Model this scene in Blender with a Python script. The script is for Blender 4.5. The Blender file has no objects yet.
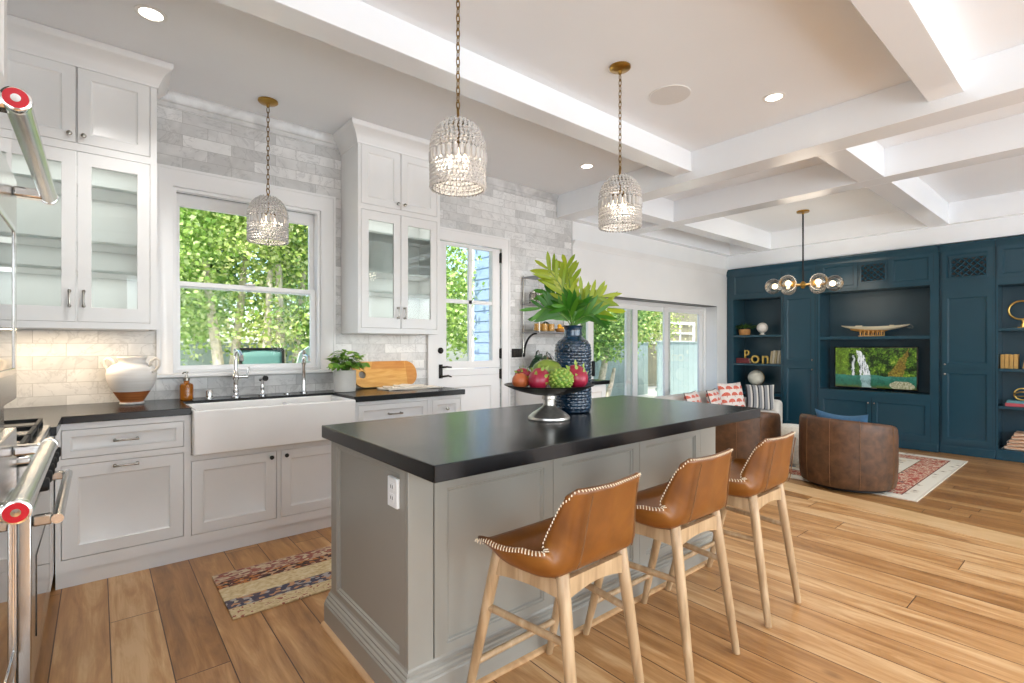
import bpy, bmesh, math, random
from math import sin, cos, pi, radians as R
from mathutils import Vector, Matrix
random.seed(7)
SC = bpy.context.scene
COL = SC.collection

# ------------------------------------------------------------------ camera
FPX, CY, YAW, CAMZ = 499.9, 345.46, 50.367, 1.285
cd = bpy.data.cameras.new('camera'); cam = bpy.data.objects.new('camera', cd); COL.objects.link(cam)
cd.sensor_width = 36.0; cd.lens = FPX / 1024 * 36.0
cd.shift_y = -(341.5 - CY) / 1024.0
cd.clip_start = 0.02; cd.clip_end = 300
cam.location = (0, 0, CAMZ); cam.rotation_euler = (pi / 2, 0, R(YAW - 90))
SC.camera = cam

# ------------------------------------------------------------------ colour management
vs = SC.view_settings
vs.view_transform = 'Standard'; vs.look = 'None'; vs.exposure = 0.36; vs.gamma = 1.0; vs.use_curve_mapping = False
SC.cycles.max_bounces = 9; SC.cycles.diffuse_bounces = 5; SC.cycles.glossy_bounces = 4
SC.cycles.transmission_bounces = 8; SC.cycles.transparent_max_bounces = 12
SC.cycles.sample_clamp_indirect = 6.0; SC.cycles.caustics_refractive = False; SC.cycles.caustics_reflective = False
SC.cycles.use_denoising = True

# ------------------------------------------------------------------ world and lights
W = bpy.data.worlds.new('sky'); SC.world = W; W.use_nodes = True
wn = W.node_tree; bg = wn.nodes['Background']
sk = wn.nodes.new('ShaderNodeTexSky'); sk.sky_type = 'NISHITA'; sk.sun_disc = False
sk.sun_elevation = R(52); sk.sun_rotation = R(200); sk.dust_density = 1.5
wn.links.new(sk.outputs[0], bg.inputs[0]); bg.inputs[1].default_value = 0.34

def lamp(name, kind, loc, energy, color=(1, 1, 1), **k):
    d = bpy.data.lights.new(name, kind); d.energy = energy; d.color = color
    o = bpy.data.objects.new(name, d); COL.objects.link(o); o.location = loc
    for a, v in k.items():
        if a == 'aim':
            o.rotation_euler = (Vector(v) - Vector(loc)).to_track_quat('-Z', 'Y').to_euler()
        else: setattr(d, a, v)
    return o
lamp('sun', 'SUN', (-7, -5, 13), 6.6, (1.0, .95, .86), aim=(0, 0, 0), angle=R(.6))
# area lamps added as daylight at assumed, unseen openings of the back (-Y) side
WINB = [(0.4, 2.3), (3.0, 5.0), (5.6, 7.6)]
for i, (a, b) in enumerate(WINB):
    lamp('added_back_daylight', 'AREA', ((a + b) / 2, -3.75, 1.45), (50, 74, 54)[i], (.82, .92, 1), aim=((a + b) / 2, 0, 2.3),
         shape='RECTANGLE', size=b - a, size_y=2.2)

lamp('added_left_fill', 'AREA', (-1.12, -1.2, 1.68), 40, (.88, .95, 1), aim=(3, .2, 1.9), shape='RECTANGLE', size=3.3, size_y=1.6)  # area lamp added on the unseen left to lift ceiling and island end

# ------------------------------------------------------------------ colour helpers
def lin(h):
    h = h.lstrip('#'); c = [int(h[i:i + 2], 16) / 255 for i in (0, 2, 4)]
    return tuple((x / 12.92 if x <= .04045 else ((x + .055) / 1.055) ** 2.4) for x in c) + (1,)

class NT:
    def __init__(s, name):
        s.m = bpy.data.materials.new(name); s.m.use_nodes = True; s.t = s.m.node_tree
        s.b = s.t.nodes['Principled BSDF']
    def n(s, typ, **k):
        o = s.t.nodes.new('ShaderNode' + typ)
        for a, v in k.items():
            if a.startswith('i_'):
                key = a[2:]; key = int(key) if key.isdigit() else key.replace('_', ' ')
                o.inputs[key].default_value = v
            else: setattr(o, a, v)
        return o
    def l(s, a, b): s.t.links.new(a, b)
    def obj(s, scale=(1, 1, 1), rot=(0, 0, 0), loc=(0, 0, 0)):
        tc = s.n('TexCoord'); mp = s.n('Mapping'); mp.inputs['Scale'].default_value = scale
        mp.inputs['Rotation'].default_value = rot; mp.inputs['Location'].default_value = loc
        s.l(tc.outputs['Object'], mp.inputs[0]); return mp.outputs[0]
    def math(s, op, a, b=None, c=None):
        o = s.n('Math', operation=op)
        for i, v in enumerate((a, b, c)):
            if v is None: continue
            if isinstance(v, (int, float)): o.inputs[i].default_value = v
            else: s.l(v, o.inputs[i])
        return o.outputs[0]
    def ramp(s, fac, stops, interp='LINEAR'):
        o = s.n('ValToRGB'); e = o.color_ramp.elements; o.color_ramp.interpolation = interp
        while len(e) < len(stops): e.new(.5)
        for i, (p, c) in enumerate(stops):
            e[i].position = p; e[i].color = lin(c) if isinstance(c, str) else c
        s.l(fac, o.inputs[0]); return o.outputs[0]
    def mix(s, fac, a, b, mode='MIX'):
        o = s.n('MixRGB', blend_type=mode)
        for i, v in ((0, fac), (1, a), (2, b)):
            if isinstance(v, (int, float)): o.inputs[i].default_value = v
            elif isinstance(v, (tuple, str)): o.inputs[i].default_value = lin(v) if isinstance(v, str) else v
            else: s.l(v, o.inputs[i])
        return o.outputs[0]
    def bump(s, h, strength=.3, dist=.01):
        o = s.n('Bump'); o.inputs['Strength'].default_value = strength; o.inputs['Distance'].default_value = dist
        s.l(h, o.inputs['Height']); s.l(o.outputs[0], s.b.inputs['Normal'])
    def set(s, **k):
        for a, v in k.items():
            key = {'col': 'Base Color', 'rough': 'Roughness', 'metal': 'Metallic', 'trans': 'Transmission Weight', 'ior': 'IOR',
                   'coat': 'Coat Weight', 'spec': 'Specular IOR Level', 'em': 'Emission Strength', 'emc': 'Emission Color',
                   'sheen': 'Sheen Weight', 'sss': 'Subsurface Weight', 'crough': 'Coat Roughness', 'alpha': 'Alpha'}[a]
            if isinstance(v, (int, float)): s.b.inputs[key].default_value = v
            elif isinstance(v, str): s.b.inputs[key].default_value = lin(v)
            elif isinstance(v, tuple): s.b.inputs[key].default_value = v
            else: s.l(v, s.b.inputs[key])
        return s

M = {}
def simple(name, c, rough=.5, metal=0, noise=0, nscale=8, bump=0, bscale=200, **k):
    t = NT(name)
    if noise:
        nz = t.n('TexNoise', i_Scale=nscale, i_Detail=4.0); t.l(t.obj(), nz.inputs['Vector'])
        cc = lin(c); lo = tuple(x * (1 - noise) for x in cc[:3]) + (1,); hi = tuple(min(1, x * (1 + noise)) for x in cc[:3]) + (1,)
        t.set(col=t.ramp(nz.outputs[0], [(.3, lo), (.7, hi)]))
    else: t.set(col=c)
    t.set(rough=rough, metal=metal, **k)
    if bump:
        nb = t.n('TexNoise', i_Scale=bscale, i_Detail=3.0); t.l(t.obj(), nb.inputs['Vector']); t.bump(nb.outputs[0], bump, .002)
    M[name] = t.m; return t.m

simple('wall_paint', '#ebecec', .55, noise=.015, nscale=3)
simple('ceiling_paint', '#f1f4f7', .45, noise=.01, nscale=2)
simple('beam_gloss', '#f1f4f7', .18, noise=.01, nscale=2)
simple('cabinet_white', '#e9e9e8', .28, noise=.012, nscale=4)
simple('trim_white', '#ebebeb', .3, noise=.01, nscale=4)
simple('cabinet_inside', '#dadbd8', .5, noise=.02)
simple('island_paint', '#98958b', .32, noise=.015, nscale=4)
simple('navy_paint', '#1f4352', .24, noise=.04, nscale=3)
simple('navy_inside', '#1f4150', .32, noise=.05, nscale=3)
simple('porcelain', '#f1efec', .12, noise=.01, coat=.3)
simple('chrome', '#d9d9d8', .08, 1)
simple('shelf_metal', '#98989a', .4, .8, noise=.05, nscale=30)
simple('nickel', '#a8a39b', .25, 1, noise=.08, nscale=40)
simple('hammered_silver', '#cfcac2', .32, .9, noise=.12, nscale=50, bump=.6, bscale=45)
simple('dark_metal', '#3a3833', .35, .8, noise=.1, nscale=40)
simple('black_metal', '#191919', .4, .5, noise=.1, nscale=50)
simple('bronze_black', '#221f1d', .38, .6, noise=.1, nscale=50)
simple('brass', '#b08a45', .28, 1, noise=.08, nscale=30)
simple('aged_brass', '#7f6438', .35, 1, noise=.12, nscale=60)
simple('gold', '#c9a35a', .3, 1, noise=.08, nscale=30)
simple('red_enamel', '#b01020', .25, noise=.05)
simple('black_glass', '#0c0d0e', .04, noise=.05, coat=.6)
simple('cast_iron', '#161616', .6, .3, noise=.15, nscale=60, bump=.3, bscale=300)
simple('rubber', '#1c1c1c', .7, noise=.1)
simple('plastic_white', '#eeeeec', .35, noise=.01)
simple('speaker_grille', '#dddcda', .6, noise=.03, nscale=300)
simple('linen', '#d9d4cb', .85, noise=.06, nscale=60, bump=.35, bscale=500, sheen=.3)
simple('cream_shag', '#e9e2d2', .9, noise=.1, nscale=40, bump=.9, bscale=90, sheen=.4)
simple('blue_cloth', '#3f6a8c', .8, noise=.1, nscale=40, bump=.3, bscale=400, sheen=.2)
simple('towel', '#e5ddd0', .9, noise=.08, nscale=50, bump=.5, bscale=300)
simple('paper', '#e6dcc6', .8, noise=.05, nscale=60)
simple('book_tan', '#c59a55', .6, noise=.1, nscale=20)
simple('book_red', '#7d3436', .6, noise=.1, nscale=20)
simple('book_pink', '#c4525b', .6, noise=.08, nscale=20)
simple('book_teal', '#5c8f98', .6, noise=.08, nscale=20)
simple('book_cream', '#cdb98f', .6, noise=.1, nscale=20)
simple('basket', '#b9854e', .75, noise=.15, nscale=40, bump=.6, bscale=150)
simple('globe_cream', '#d8d2c0', .35, noise=.14, nscale=9)
simple('ceramic_white', '#ebe6de', .4, noise=.04, nscale=20)
simple('amber_wax', '#d79a45', .35, noise=.12, nscale=25)
simple('mango_yellow', '#e0a21e', .4, noise=.15, nscale=12)
simple('leaf_dark', '#27402a', .4, noise=.3, nscale=12)
simple('leaf_fern', '#4a6b34', .45, noise=.3, nscale=14)
simple('leaf_pot', '#6f9d35', .45, noise=.35, nscale=14)
simple('stem_green', '#5d7d30', .5, noise=.2, nscale=20)
simple('dark_stem', '#3a3a22', .5, noise=.2, nscale=20)
simple('bark', '#c6baa4', .85, noise=.35, nscale=14, bump=.6, bscale=40)
simple('bounce_ground', '#d8d7d4', .9, noise=.05, nscale=3)
simple('ground_out', '#d2cec4', .9, noise=.15, nscale=3)
simple('fence_paint', '#98a9a4', .6, noise=.05, nscale=4)
simple('siding_blue', '#94a9cc', .55, noise=.03, nscale=3)
simple('teal_sling', '#5f8a80', .6, noise=.06, nscale=30)
simple('sage_shell', '#b9cbb9', .5, noise=.06, nscale=20)
simple('coral_flower', '#ef8a78', .6, noise=.1)
simple('boat_cream', '#ece0c2', .35, noise=.04)
simple('boat_wood', '#c08c46', .4, noise=.2, nscale=25)
simple('soil', '#3b2c20', .9, noise=.3, nscale=60)
simple('roof_tan', '#8d886f', .8, noise=.1)
simple('fruit_orange', '#c4683a', .4, noise=.25, nscale=10)
simple('fruit_stem', '#6a5230', .7, noise=.2, nscale=30)
simple('scale_green', '#8fa545', .5, noise=.2, nscale=30)
simple('bulb_frost', '#fff2dc', .3, emc='#ffe6c4', em=3.0)
simple('can_glow', '#ffffff', .4, emc='#fff3e0', em=5.0)

def glass(name, tint='#ffffff', rough=0.0, refl=.10):
    t = NT(name); nt = t.t; nt.nodes.remove(t.b)
    tr = t.n('BsdfTransparent'); tr.inputs[0].default_value = lin(tint)
    gl = t.n('BsdfGlossy'); gl.inputs['Roughness'].default_value = rough
    fr = t.n('Fresnel', i_IOR=1.45); mx = t.n('MixShader')
    fac = t.math('MINIMUM', t.math('MULTIPLY', fr.outputs[0], refl * 10), .9)
    t.l(fac, mx.inputs[0]); t.l(tr.outputs[0], mx.inputs[1]); t.l(gl.outputs[0], mx.inputs[2])
    t.l(mx.outputs[0], nt.nodes['Material Output'].inputs[0]); M[name] = t.m; return t.m
glass('pane_glass', '#fbfdfc', refl=.02); glass('cabinet_glass', '#f4f8f6', refl=.09); glass('globe_glass', '#f3f1ec', refl=.16)

t = NT('crystal'); t.set(col='#eeecea', rough=.04, trans=.42, ior=1.5, spec=.9, coat=.6); M['crystal'] = t.m
t = NT('amber_glass'); t.set(col='#d07a14', rough=.08, trans=.55, ior=1.45, coat=.3); M['amber_glass'] = t.m

# brushed steel
t = NT('steel'); nz = t.n('TexNoise', i_Scale=1.0, i_Detail=3.0); t.l(t.obj((400, 3, 400)), nz.inputs['Vector'])
t.set(col=t.ramp(nz.outputs[0], [(.3, '#b9b9b8'), (.7, '#d3d3d1')]), metal=1, rough=.22); M['steel'] = t.m

# oak planks
def planks(name, stops, seam, w=.188, ln=2.1):
    t = NT(name); tc = t.n('TexCoord'); sp = t.n('SeparateXYZ'); t.l(tc.outputs['Object'], sp.inputs[0])
    x, y = sp.outputs[0], sp.outputs[1]
    u = t.math('DIVIDE', t.math('ADD', x, .147 + 20 * w), w); ui = t.math('FLOOR', u); uf = t.math('FRACT', u)
    wn1 = t.n('TexWhiteNoise', noise_dimensions='1D'); t.l(ui, wn1.inputs['W'])
    v = t.math('ADD', t.math('DIVIDE', t.math('ADD', y, 30), ln), t.math('MULTIPLY', wn1.outputs[0], 7.3)); vi = t.math('FLOOR', v); vf = t.math('FRACT', v)
    cb = t.n('CombineXYZ'); t.l(ui, cb.inputs[0]); t.l(vi, cb.inputs[1])
    wn2 = t.n('TexWhiteNoise', noise_dimensions='2D'); t.l(cb.outputs[0], wn2.inputs['Vector'])
    cb2 = t.n('CombineXYZ'); t.l(t.math('MULTIPLY', x, 9), cb2.inputs[0]); t.l(t.math('MULTIPLY', y, 1.1), cb2.inputs[1])
    t.l(t.math('MULTIPLY', wn2.outputs[0], 40), cb2.inputs[2])
    n1 = t.n('TexNoise', i_Scale=1.6, i_Detail=6.0, i_Roughness=.62, i_Distortion=.8); t.l(cb2.outputs[0], n1.inputs['Vector'])
    cb3 = t.n('CombineXYZ'); t.l(t.math('MULTIPLY', x, 160), cb3.inputs[0]); t.l(t.math('MULTIPLY', y, 5), cb3.inputs[1]); t.l(wn2.outputs[0], cb3.inputs[2])
    n2 = t.n('TexNoise', i_Scale=1.0, i_Detail=2.0); t.l(cb3.outputs[0], n2.inputs['Vector'])
    f = t.math('ADD', t.math('ADD', t.math('MULTIPLY', wn2.outputs[0], .27), t.math('MULTIPLY', n1.outputs[0], .82)), t.math('MULTIPLY', n2.outputs[0], .12))
    col = t.ramp(f, stops)
    # knots
    vo = t.n('TexVoronoi', i_Scale=1.0); cb4 = t.n('CombineXYZ'); t.l(t.math('MULTIPLY', x, 2.6), cb4.inputs[0]); t.l(t.math('MULTIPLY', y, 1.5), cb4.inputs[1])
    t.l(cb4.outputs[0], vo.inputs['Vector'])
    kn = t.ramp(vo.outputs['Distance'], [(.02, '#ffffff'), (.075, '#000000')])
    col = t.mix(t.math('MULTIPLY', kn, .55), col, '#5a3418')
    e = t.math('MINIMUM', t.math('MULTIPLY', t.math('MINIMUM', uf, t.math('SUBTRACT', 1, uf)), w), t.math('MULTIPLY', t.math('MINIMUM', vf, t.math('SUBTRACT', 1, vf)), ln))
    sm = t.math('GREATER_THAN', e, .0022)
    col = t.mix(sm, seam, col)
    t.set(col=col, rough=t.math('ADD', .26, t.math('MULTIPLY', n1.outputs[0], .16)))
    t.bump(t.math('ADD', t.math('MULTIPLY', sm, .7), t.math('MULTIPLY', n2.outputs[0], .1)), .25, .002)
    M[name] = t.m
planks('oak_floor', [(.32, '#75502b'), (.5, '#9f7040'), (.66, '#bb8c59'), (.82, '#d3ad7e')], '#4a2d15')
planks('oak_floor_lower', [(.30, '#7a5028'), (.5, '#97693a'), (.68, '#ad7f4c'), (.85, '#be9562')], '#47301c', .12, 1.5)

# marble subway tile: X along wall, Z up
def tile(name, W_=.305, H_=.0815):
    t = NT(name); tc = t.n('TexCoord'); sp = t.n('SeparateXYZ'); t.l(tc.outputs['Object'], sp.inputs[0])
    v = t.math('DIVIDE', t.math('ADD', sp.outputs[2], .005), H_); vi = t.math('FLOOR', v); vf = t.math('FRACT', v)
    off = t.math('MULTIPLY', t.math('MODULO', vi, 2), .5)
    u = t.math('ADD', t.math('DIVIDE', t.math('ADD', sp.outputs[0], 6.1), W_), off); ui = t.math('FLOOR', u); uf = t.math('FRACT', u)
    cb = t.n('CombineXYZ'); t.l(ui, cb.inputs[0]); t.l(vi, cb.inputs[1])
    wn_ = t.n('TexWhiteNoise', noise_dimensions='2D'); t.l(cb.outputs[0], wn_.inputs['Vector'])
    cb2 = t.n('CombineXYZ'); t.l(sp.outputs[0], cb2.inputs[0]); t.l(t.math('MULTIPLY', wn_.outputs[0], 30), cb2.inputs[1]); t.l(sp.outputs[2], cb2.inputs[2])
    n1 = t.n('TexNoise', i_Scale=7.0, i_Detail=5.0, i_Distortion=1.6); t.l(cb2.outputs[0], n1.inputs['Vector'])
    n2 = t.n('TexNoise', i_Scale=3.2, i_Detail=6.0, i_Distortion=2.2, i_Roughness=.6); t.l(cb2.outputs[0], n2.inputs['Vector'])
    vein = t.math('ABSOLUTE', t.math('SUBTRACT', n2.outputs[0], .5))
    vm = t.ramp(vein, [(0, '#ffffff'), (.022, '#000000')])
    base = t.ramp(t.math('ADD', t.math('MULTIPLY', wn_.outputs[0], .45), t.math('MULTIPLY', n1.outputs[0], .55)), [(.28, '#c6c6c5'), (.5, '#d8d8d7'), (.72, '#e7e7e6')])
    col = t.mix(t.math('MULTIPLY', vm, .30), base, '#8a8a8c')
    e = t.math('MINIMUM', t.math('MULTIPLY', t.math('MINIMUM', uf, t.math('SUBTRACT', 1, uf)), W_), t.math('MULTIPLY', t.math('MINIMUM', vf, t.math('SUBTRACT', 1, vf)), H_))
    sm = t.math('GREATER_THAN', e, .0015); col = t.mix(sm, '#b2b1af', col)
    t.set(col=col, rough=.25); t.bump(sm, .25, .0015); M[name] = t.m
tile('marble_tile')
t = NT('marble_trim'); n1 = t.n('TexNoise', i_Scale=4.0, i_Detail=6.0, i_Distortion=1.5); t.l(t.obj(), n1.inputs['Vector'])
t.set(col=t.ramp(n1.outputs[0], [(.3, '#b9b9b9'), (.6, '#dadad9')]), rough=.25); M['marble_trim'] = t.m

# soapstone worktop
t = NT('soapstone'); n1 = t.n('TexNoise', i_Scale=5.0, i_Detail=6.0, i_Distortion=.6); t.l(t.obj(), n1.inputs['Vector'])
n2 = t.n('TexNoise', i_Scale=2.0, i_Detail=8.0, i_Distortion=2.2); t.l(t.obj(), n2.inputs['Vector'])
vm = t.ramp(t.math('ABSOLUTE', t.math('SUBTRACT', n2.outputs[0], .5)), [(0, '#ffffff'), (.006, '#000000')])
t.set(col=t.mix(t.math('MULTIPLY', vm, .10), t.ramp(n1.outputs[0], [(.3, '#070708'), (.7, '#0f0f11')]), '#4c4c4e'),
      rough=t.math('ADD', .20, t.math('MULTIPLY', n1.outputs[0], .06)), spec=.42)
M['soapstone'] = t.m

def wood(name, stops, sc=(30, 30, 3), rough=.45):
    t = NT(name); n1 = t.n('TexNoise', i_Scale=1.0, i_Detail=5.0, i_Distortion=.7); t.l(t.obj(sc), n1.inputs['Vector'])
    t.set(col=t.ramp(n1.outputs[0], stops), rough=rough); t.bump(n1.outputs[0], .08, .002); M[name] = t.m
wood('oak_leg', [(.3, '#a1835f'), (.55, '#bb9d77'), (.75, '#ccb18d')])
wood('board_wood', [(.3, '#cc9044'), (.55, '#dfab5e'), (.75, '#ebc07a')], (5, 30, 30), .35)
wood('board_wood_dark', [(.3, '#c2803a'), (.7, '#d69a50')], (5, 30, 30), .35)
wood('shoe_wood', [(.3, '#b98f63'), (.7, '#d6ae80')], (20, 4, 20))
wood('nosing_wood', [(.3, '#c59d6c'), (.6, '#d5b080'), (.8, '#dfbd8f')], (14, 2, 14), .3)

def leather(name, stops, rough=.38, sc=6):
    t = NT(name); n1 = t.n('TexNoise', i_Scale=sc, i_Detail=6.0, i_Distortion=.4); t.l(t.obj(), n1.inputs['Vector'])
    n2 = t.n('TexNoise', i_Scale=260.0, i_Detail=2.0); t.l(t.obj(), n2.inputs['Vector'])
    t.set(col=t.ramp(n1.outputs[0], stops), rough=rough); t.bump(n2.outputs[0], .15, .001); M[name] = t.m
leather('tan_leather', [(.3, '#663a12'), (.55, '#7f4c19'), (.75, '#915c22')])
leather('brown_leather', [(.25, '#3c2613'), (.5, '#55371e'), (.75, '#67452a')], .5, 14)
simple('stitch', '#e8d9bd', .7, noise=.05)
simple('seam_leather', '#74502e', .5, noise=.1, nscale=30)

# vase glazes
t = NT('blue_glaze'); n1 = t.n('TexNoise', i_Scale=14.0, i_Detail=4.0); t.l(t.obj(), n1.inputs['Vector'])
t.set(col=t.ramp(n1.outputs[0], [(.3, '#0b1a29'), (.7, '#173850')]), rough=.12, coat=.5)
vo = t.n('TexBrick', i_Scale=1.0); M['blue_glaze'] = t.m
t = NT('terracotta_dip'); tc = t.n('TexCoord'); sp = t.n('SeparateXYZ'); t.l(tc.outputs['Object'], sp.inputs[0])
n1 = t.n('TexNoise', i_Scale=1.0, i_Detail=3.0); t.l(t.obj((6, 6, 90)), n1.inputs['Vector'])
white = t.ramp(n1.outputs[0], [(.3, '#e6e1da'), (.7, '#f3f0ec')]); terra = t.ramp(n1.outputs[0], [(.3, '#9c5424'), (.7, '#c47a44')])
t.set(col=t.mix(t.math('MULTIPLY', t.math('LESS_THAN', sp.outputs[2], .082), t.math('GREATER_THAN', sp.outputs[2], .014)), white, terra), rough=.5); t.bump(n1.outputs[0], .15, .004); M['terracotta_dip'] = t.m
t = NT('ribbed_pot'); wv = t.n('TexWave', i_Scale=1.0, i_Distortion=2.0, i_Detail=2.0, bands_direction='Z'); t.l(t.obj((8, 8, 75)), wv.inputs['Vector'])
t.set(col=t.ramp(wv.outputs[0], [(.2, '#c9c6c1'), (.8, '#e9e7e3')]), rough=.7); t.bump(wv.outputs[0], .4, .004); M['ribbed_pot'] = t.m

# random-per-leaf foliage
def foliage_mat(name, stops, rough=.5):
    t = NT(name); g = t.n('NewGeometry'); t.set(col=t.ramp(g.outputs['Random Per Island'], stops), rough=rough)
    nt = t.t; tl = t.n('BsdfTranslucent'); mx = t.n('MixShader', i_Fac=.35)
    t.l(t.ramp(g.outputs['Random Per Island'], stops), tl.inputs[0])
    t.l(t.b.outputs[0], mx.inputs[1]); t.l(tl.outputs[0], mx.inputs[2]); t.l(mx.outputs[0], nt.nodes['Material Output'].inputs[0])
    M[name] = t.m
foliage_mat('tree_leaf', [(0, '#6c9438'), (.35, '#93b752'), (.7, '#b9d272'), (1, '#dfe8ac')])
foliage_mat('tree_leaf_dark', [(0, '#4c7430'), (.4, '#749d46'), (.8, '#9fc062'), (1, '#ccdc98')])
foliage_mat('tree_leaf_warm', [(0, '#8ea646'), (.4, '#b2c865'), (.8, '#d5de92'), (1, '#ece6b4')])
foliage_mat('monstera', [(0, '#2e6a1c'), (.5, '#4b8a25'), (1, '#6ea02c')], .35)
foliage_mat('monstera_lime', [(0, '#7f9a1e'), (.5, '#a3b32c'), (1, '#bcc443')], .35)
foliage_mat('pot_leaf', [(0, '#4f8a2c'), (.5, '#7cae3f'), (1, '#b6cf62')], .4)

# fruit
t = NT('dragonfruit'); n1 = t.n('TexNoise', i_Scale=8.0, i_Detail=4.0); t.l(t.obj(), n1.inputs['Vector'])
t.set(col=t.ramp(n1.outputs[0], [(.3, '#82102a'), (.6, '#ad2140'), (.8, '#c4506a')]), rough=.4, coat=.2); M['dragonfruit'] = t.m
t = NT('mango'); n1 = t.n('TexNoise', i_Scale=5.0, i_Detail=2.0); t.l(t.obj(), n1.inputs['Vector'])
t.set(col=t.ramp(n1.outputs[0], [(.3, '#4f6f22'), (.52, '#7f9234'), (.68, '#a85a3a')]), rough=.3, coat=.2); M['mango'] = t.m

# patterned textiles --------------------------------------------------
def runner_mat():
    t = NT('runner_weave'); tc = t.n('TexCoord'); sp = t.n('SeparateXYZ'); t.l(tc.outputs['Object'], sp.inputs[0])
    n1 = t.n('TexNoise', i_Scale=38.0, i_Detail=3.0); t.l(t.obj((1, 1.6, 1)), n1.inputs['Vector'])
    vo = t.n('TexVoronoi', i_Scale=52.0); t.l(t.obj((.8, 1.3, 1)), vo.inputs['Vector'])
    n3 = t.n('TexNoise', i_Scale=9.0, i_Detail=2.0); t.l(t.obj(), n3.inputs['Vector'])
    y = t.math('ADD', sp.outputs[1], t.math('MULTIPLY', t.math('SUBTRACT', n3.outputs[0], .5), .02))   # 0 near .. .56 far
    beige = t.ramp(n1.outputs[0], [(.3, '#b59a70'), (.5, '#cdb78d'), (.7, '#d8c8a4')])
    dark = t.ramp(vo.outputs['Color'], [(.0, '#3c302c'), (.3, '#6a4036'), (.5, '#b0703e'), (.7, '#bf9c7c'), (.9, '#4c3c3a')], 'CONSTANT')
    red = t.ramp(vo.outputs['Color'], [(.0, '#96584a'), (.3, '#b3917a'), (.5, '#c2ad90'), (.7, '#8a5c54'), (.9, '#c9b898')], 'CONSTANT')
    indigo = t.ramp(vo.outputs['Color'], [(.0, '#474656'), (.35, '#b98a68'), (.5, '#5c5056'), (.7, '#a59c98'), (.9, '#bfae92')], 'CONSTANT')
    def band(a, b): return t.math('MULTIPLY', t.math('GREATER_THAN', y, a), t.math('LESS_THAN', y, b))
    c = t.mix(band(.10, .20), beige, indigo); c = t.mix(band(.355, .44), c, dark); c = t.mix(band(.44, .60), c, red)
    c = t.mix(t.math('MULTIPLY', band(-.1, .10), t.math('GREATER_THAN', n1.outputs[0], .6)), c, '#9a5c48')
    t.set(col=c, rough=.95); t.bump(n1.outputs[0], .4, .003); M['runner_weave'] = t.m
runner_mat()
def rug_mat():
    # object origin is the rug's corner; x 0..2.34 , y 0..3
    t = NT('persian_weave'); tc = t.n('TexCoord'); sp = t.n('SeparateXYZ'); t.l(tc.outputs['Object'], sp.inputs[0])
    x, y = sp.outputs[0], sp.outputs[1]
    d = t.math('MINIMUM', t.math('MINIMUM', x, t.math('SUBTRACT', 2.33, x)), t.math('MINIMUM', y, t.math('SUBTRACT', 3.0, y)))
    vo = t.n('TexVoronoi', i_Scale=13.0); t.l(t.obj(), vo.inputs['Vector']); n1 = t.n('TexNoise', i_Scale=13.0, i_Detail=3.0); t.l(t.obj(), n1.inputs['Vector'])
    vb = t.n('TexVoronoi', i_Scale=9.0); t.l(t.obj(), vb.inputs['Vector'])
    field = t.ramp(vo.outputs['Color'], [(.0, '#e4d8c2'), (.45, '#d8c6a8'), (.6, '#b3a593'), (.68, '#6f7a80'), (.75, '#a85a48'), (.82, '#e6dccb')], 'CONSTANT')
    red = t.ramp(n1.outputs[0], [(.30, '#b0513f'), (.44, '#d9bfa2'), (.49, '#b85c48'), (.55, '#e0cdb2'), (.60, '#a8503f'), (.66, '#5f5450')], 'CONSTANT')
    lite = t.ramp(vb.outputs['Distance'], [(.0, '#8a7f70'), (.13, '#d9cfba'), (.3, '#e6dfce')], 'CONSTANT')
    def band(a, b): return t.math('MULTIPLY', t.math('GREATER_THAN', d, a), t.math('LESS_THAN', d, b))
    c = t.mix(band(-1, .14), field, lite); c = t.mix(band(.14, .36), c, red); c = t.mix(band(.36, .46), c, lite)
    c = t.mix(band(.132, .142), c, '#6a3a34'); c = t.mix(band(.355, .365), c, '#7a6a4a')
    c = t.mix(band(-1, .02), c, '#d9d0be')
    t.set(col=c, rough=.95); t.bump(n1.outputs[0], .3, .003); M['persian_weave'] = t.m
rug_mat()
def parasol_print():
    t = NT('coral_print'); tc = t.n('TexCoord'); sp = t.n('SeparateXYZ'); t.l(tc.outputs['UV'], sp.inputs[0])
    u = t.math('MULTIPLY', sp.outputs[0], 3.2); v = t.math('MULTIPLY', sp.outputs[1], 4.2)
    vi = t.math('FLOOR', v); u = t.math('ADD', u, t.math('MULTIPLY', t.math('MODULO', vi, 2), .5))
    fu = t.math('SUBTRACT', t.math('FRACT', u), .5); fv = t.math('SUBTRACT', t.math('FRACT', v), .22)
    r = t.math('SQRT', t.math('ADD', t.math('MULTIPLY', fu, fu), t.math('MULTIPLY', t.math('MULTIPLY', fv, fv), .7)))
    capm = t.math('MULTIPLY', t.math('LESS_THAN', r, .44), t.math('GREATER_THAN', fv, 0.0))
    stem = t.math('MULTIPLY', t.math('LESS_THAN', t.math('ABSOLUTE', fu), .03), t.math('LESS_THAN', fv, 0.02))
    rib = t.math('GREATER_THAN', t.math('SINE', t.math('MULTIPLY', t.math('ARCTAN2', fv, fu), 14)), .6)
    col = t.mix(capm, '#efe3dc', t.mix(t.math('MULTIPLY', rib, .6), '#d9553f', '#eeb29c')); col = t.mix(stem, col, '#c06a50')
    t.set(col=col, rough=.85, sheen=.2); M['coral_print'] = t.m
parasol_print()
t = NT('stripe_cloth'); tc = t.n('TexCoord'); sp = t.n('SeparateXYZ'); t.l(tc.outputs['UV'], sp.inputs[0])
s1 = t.math('FRACT', t.math('MULTIPLY', sp.outputs[0], 5.0))
t.set(col=t.mix(t.math('LESS_THAN', s1, .22), t.mix(t.math('GREATER_THAN', s1, .7), '#8d8f93', '#d8d4cc'), '#2e3238'), rough=.85); M['stripe_cloth'] = t.m
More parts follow.
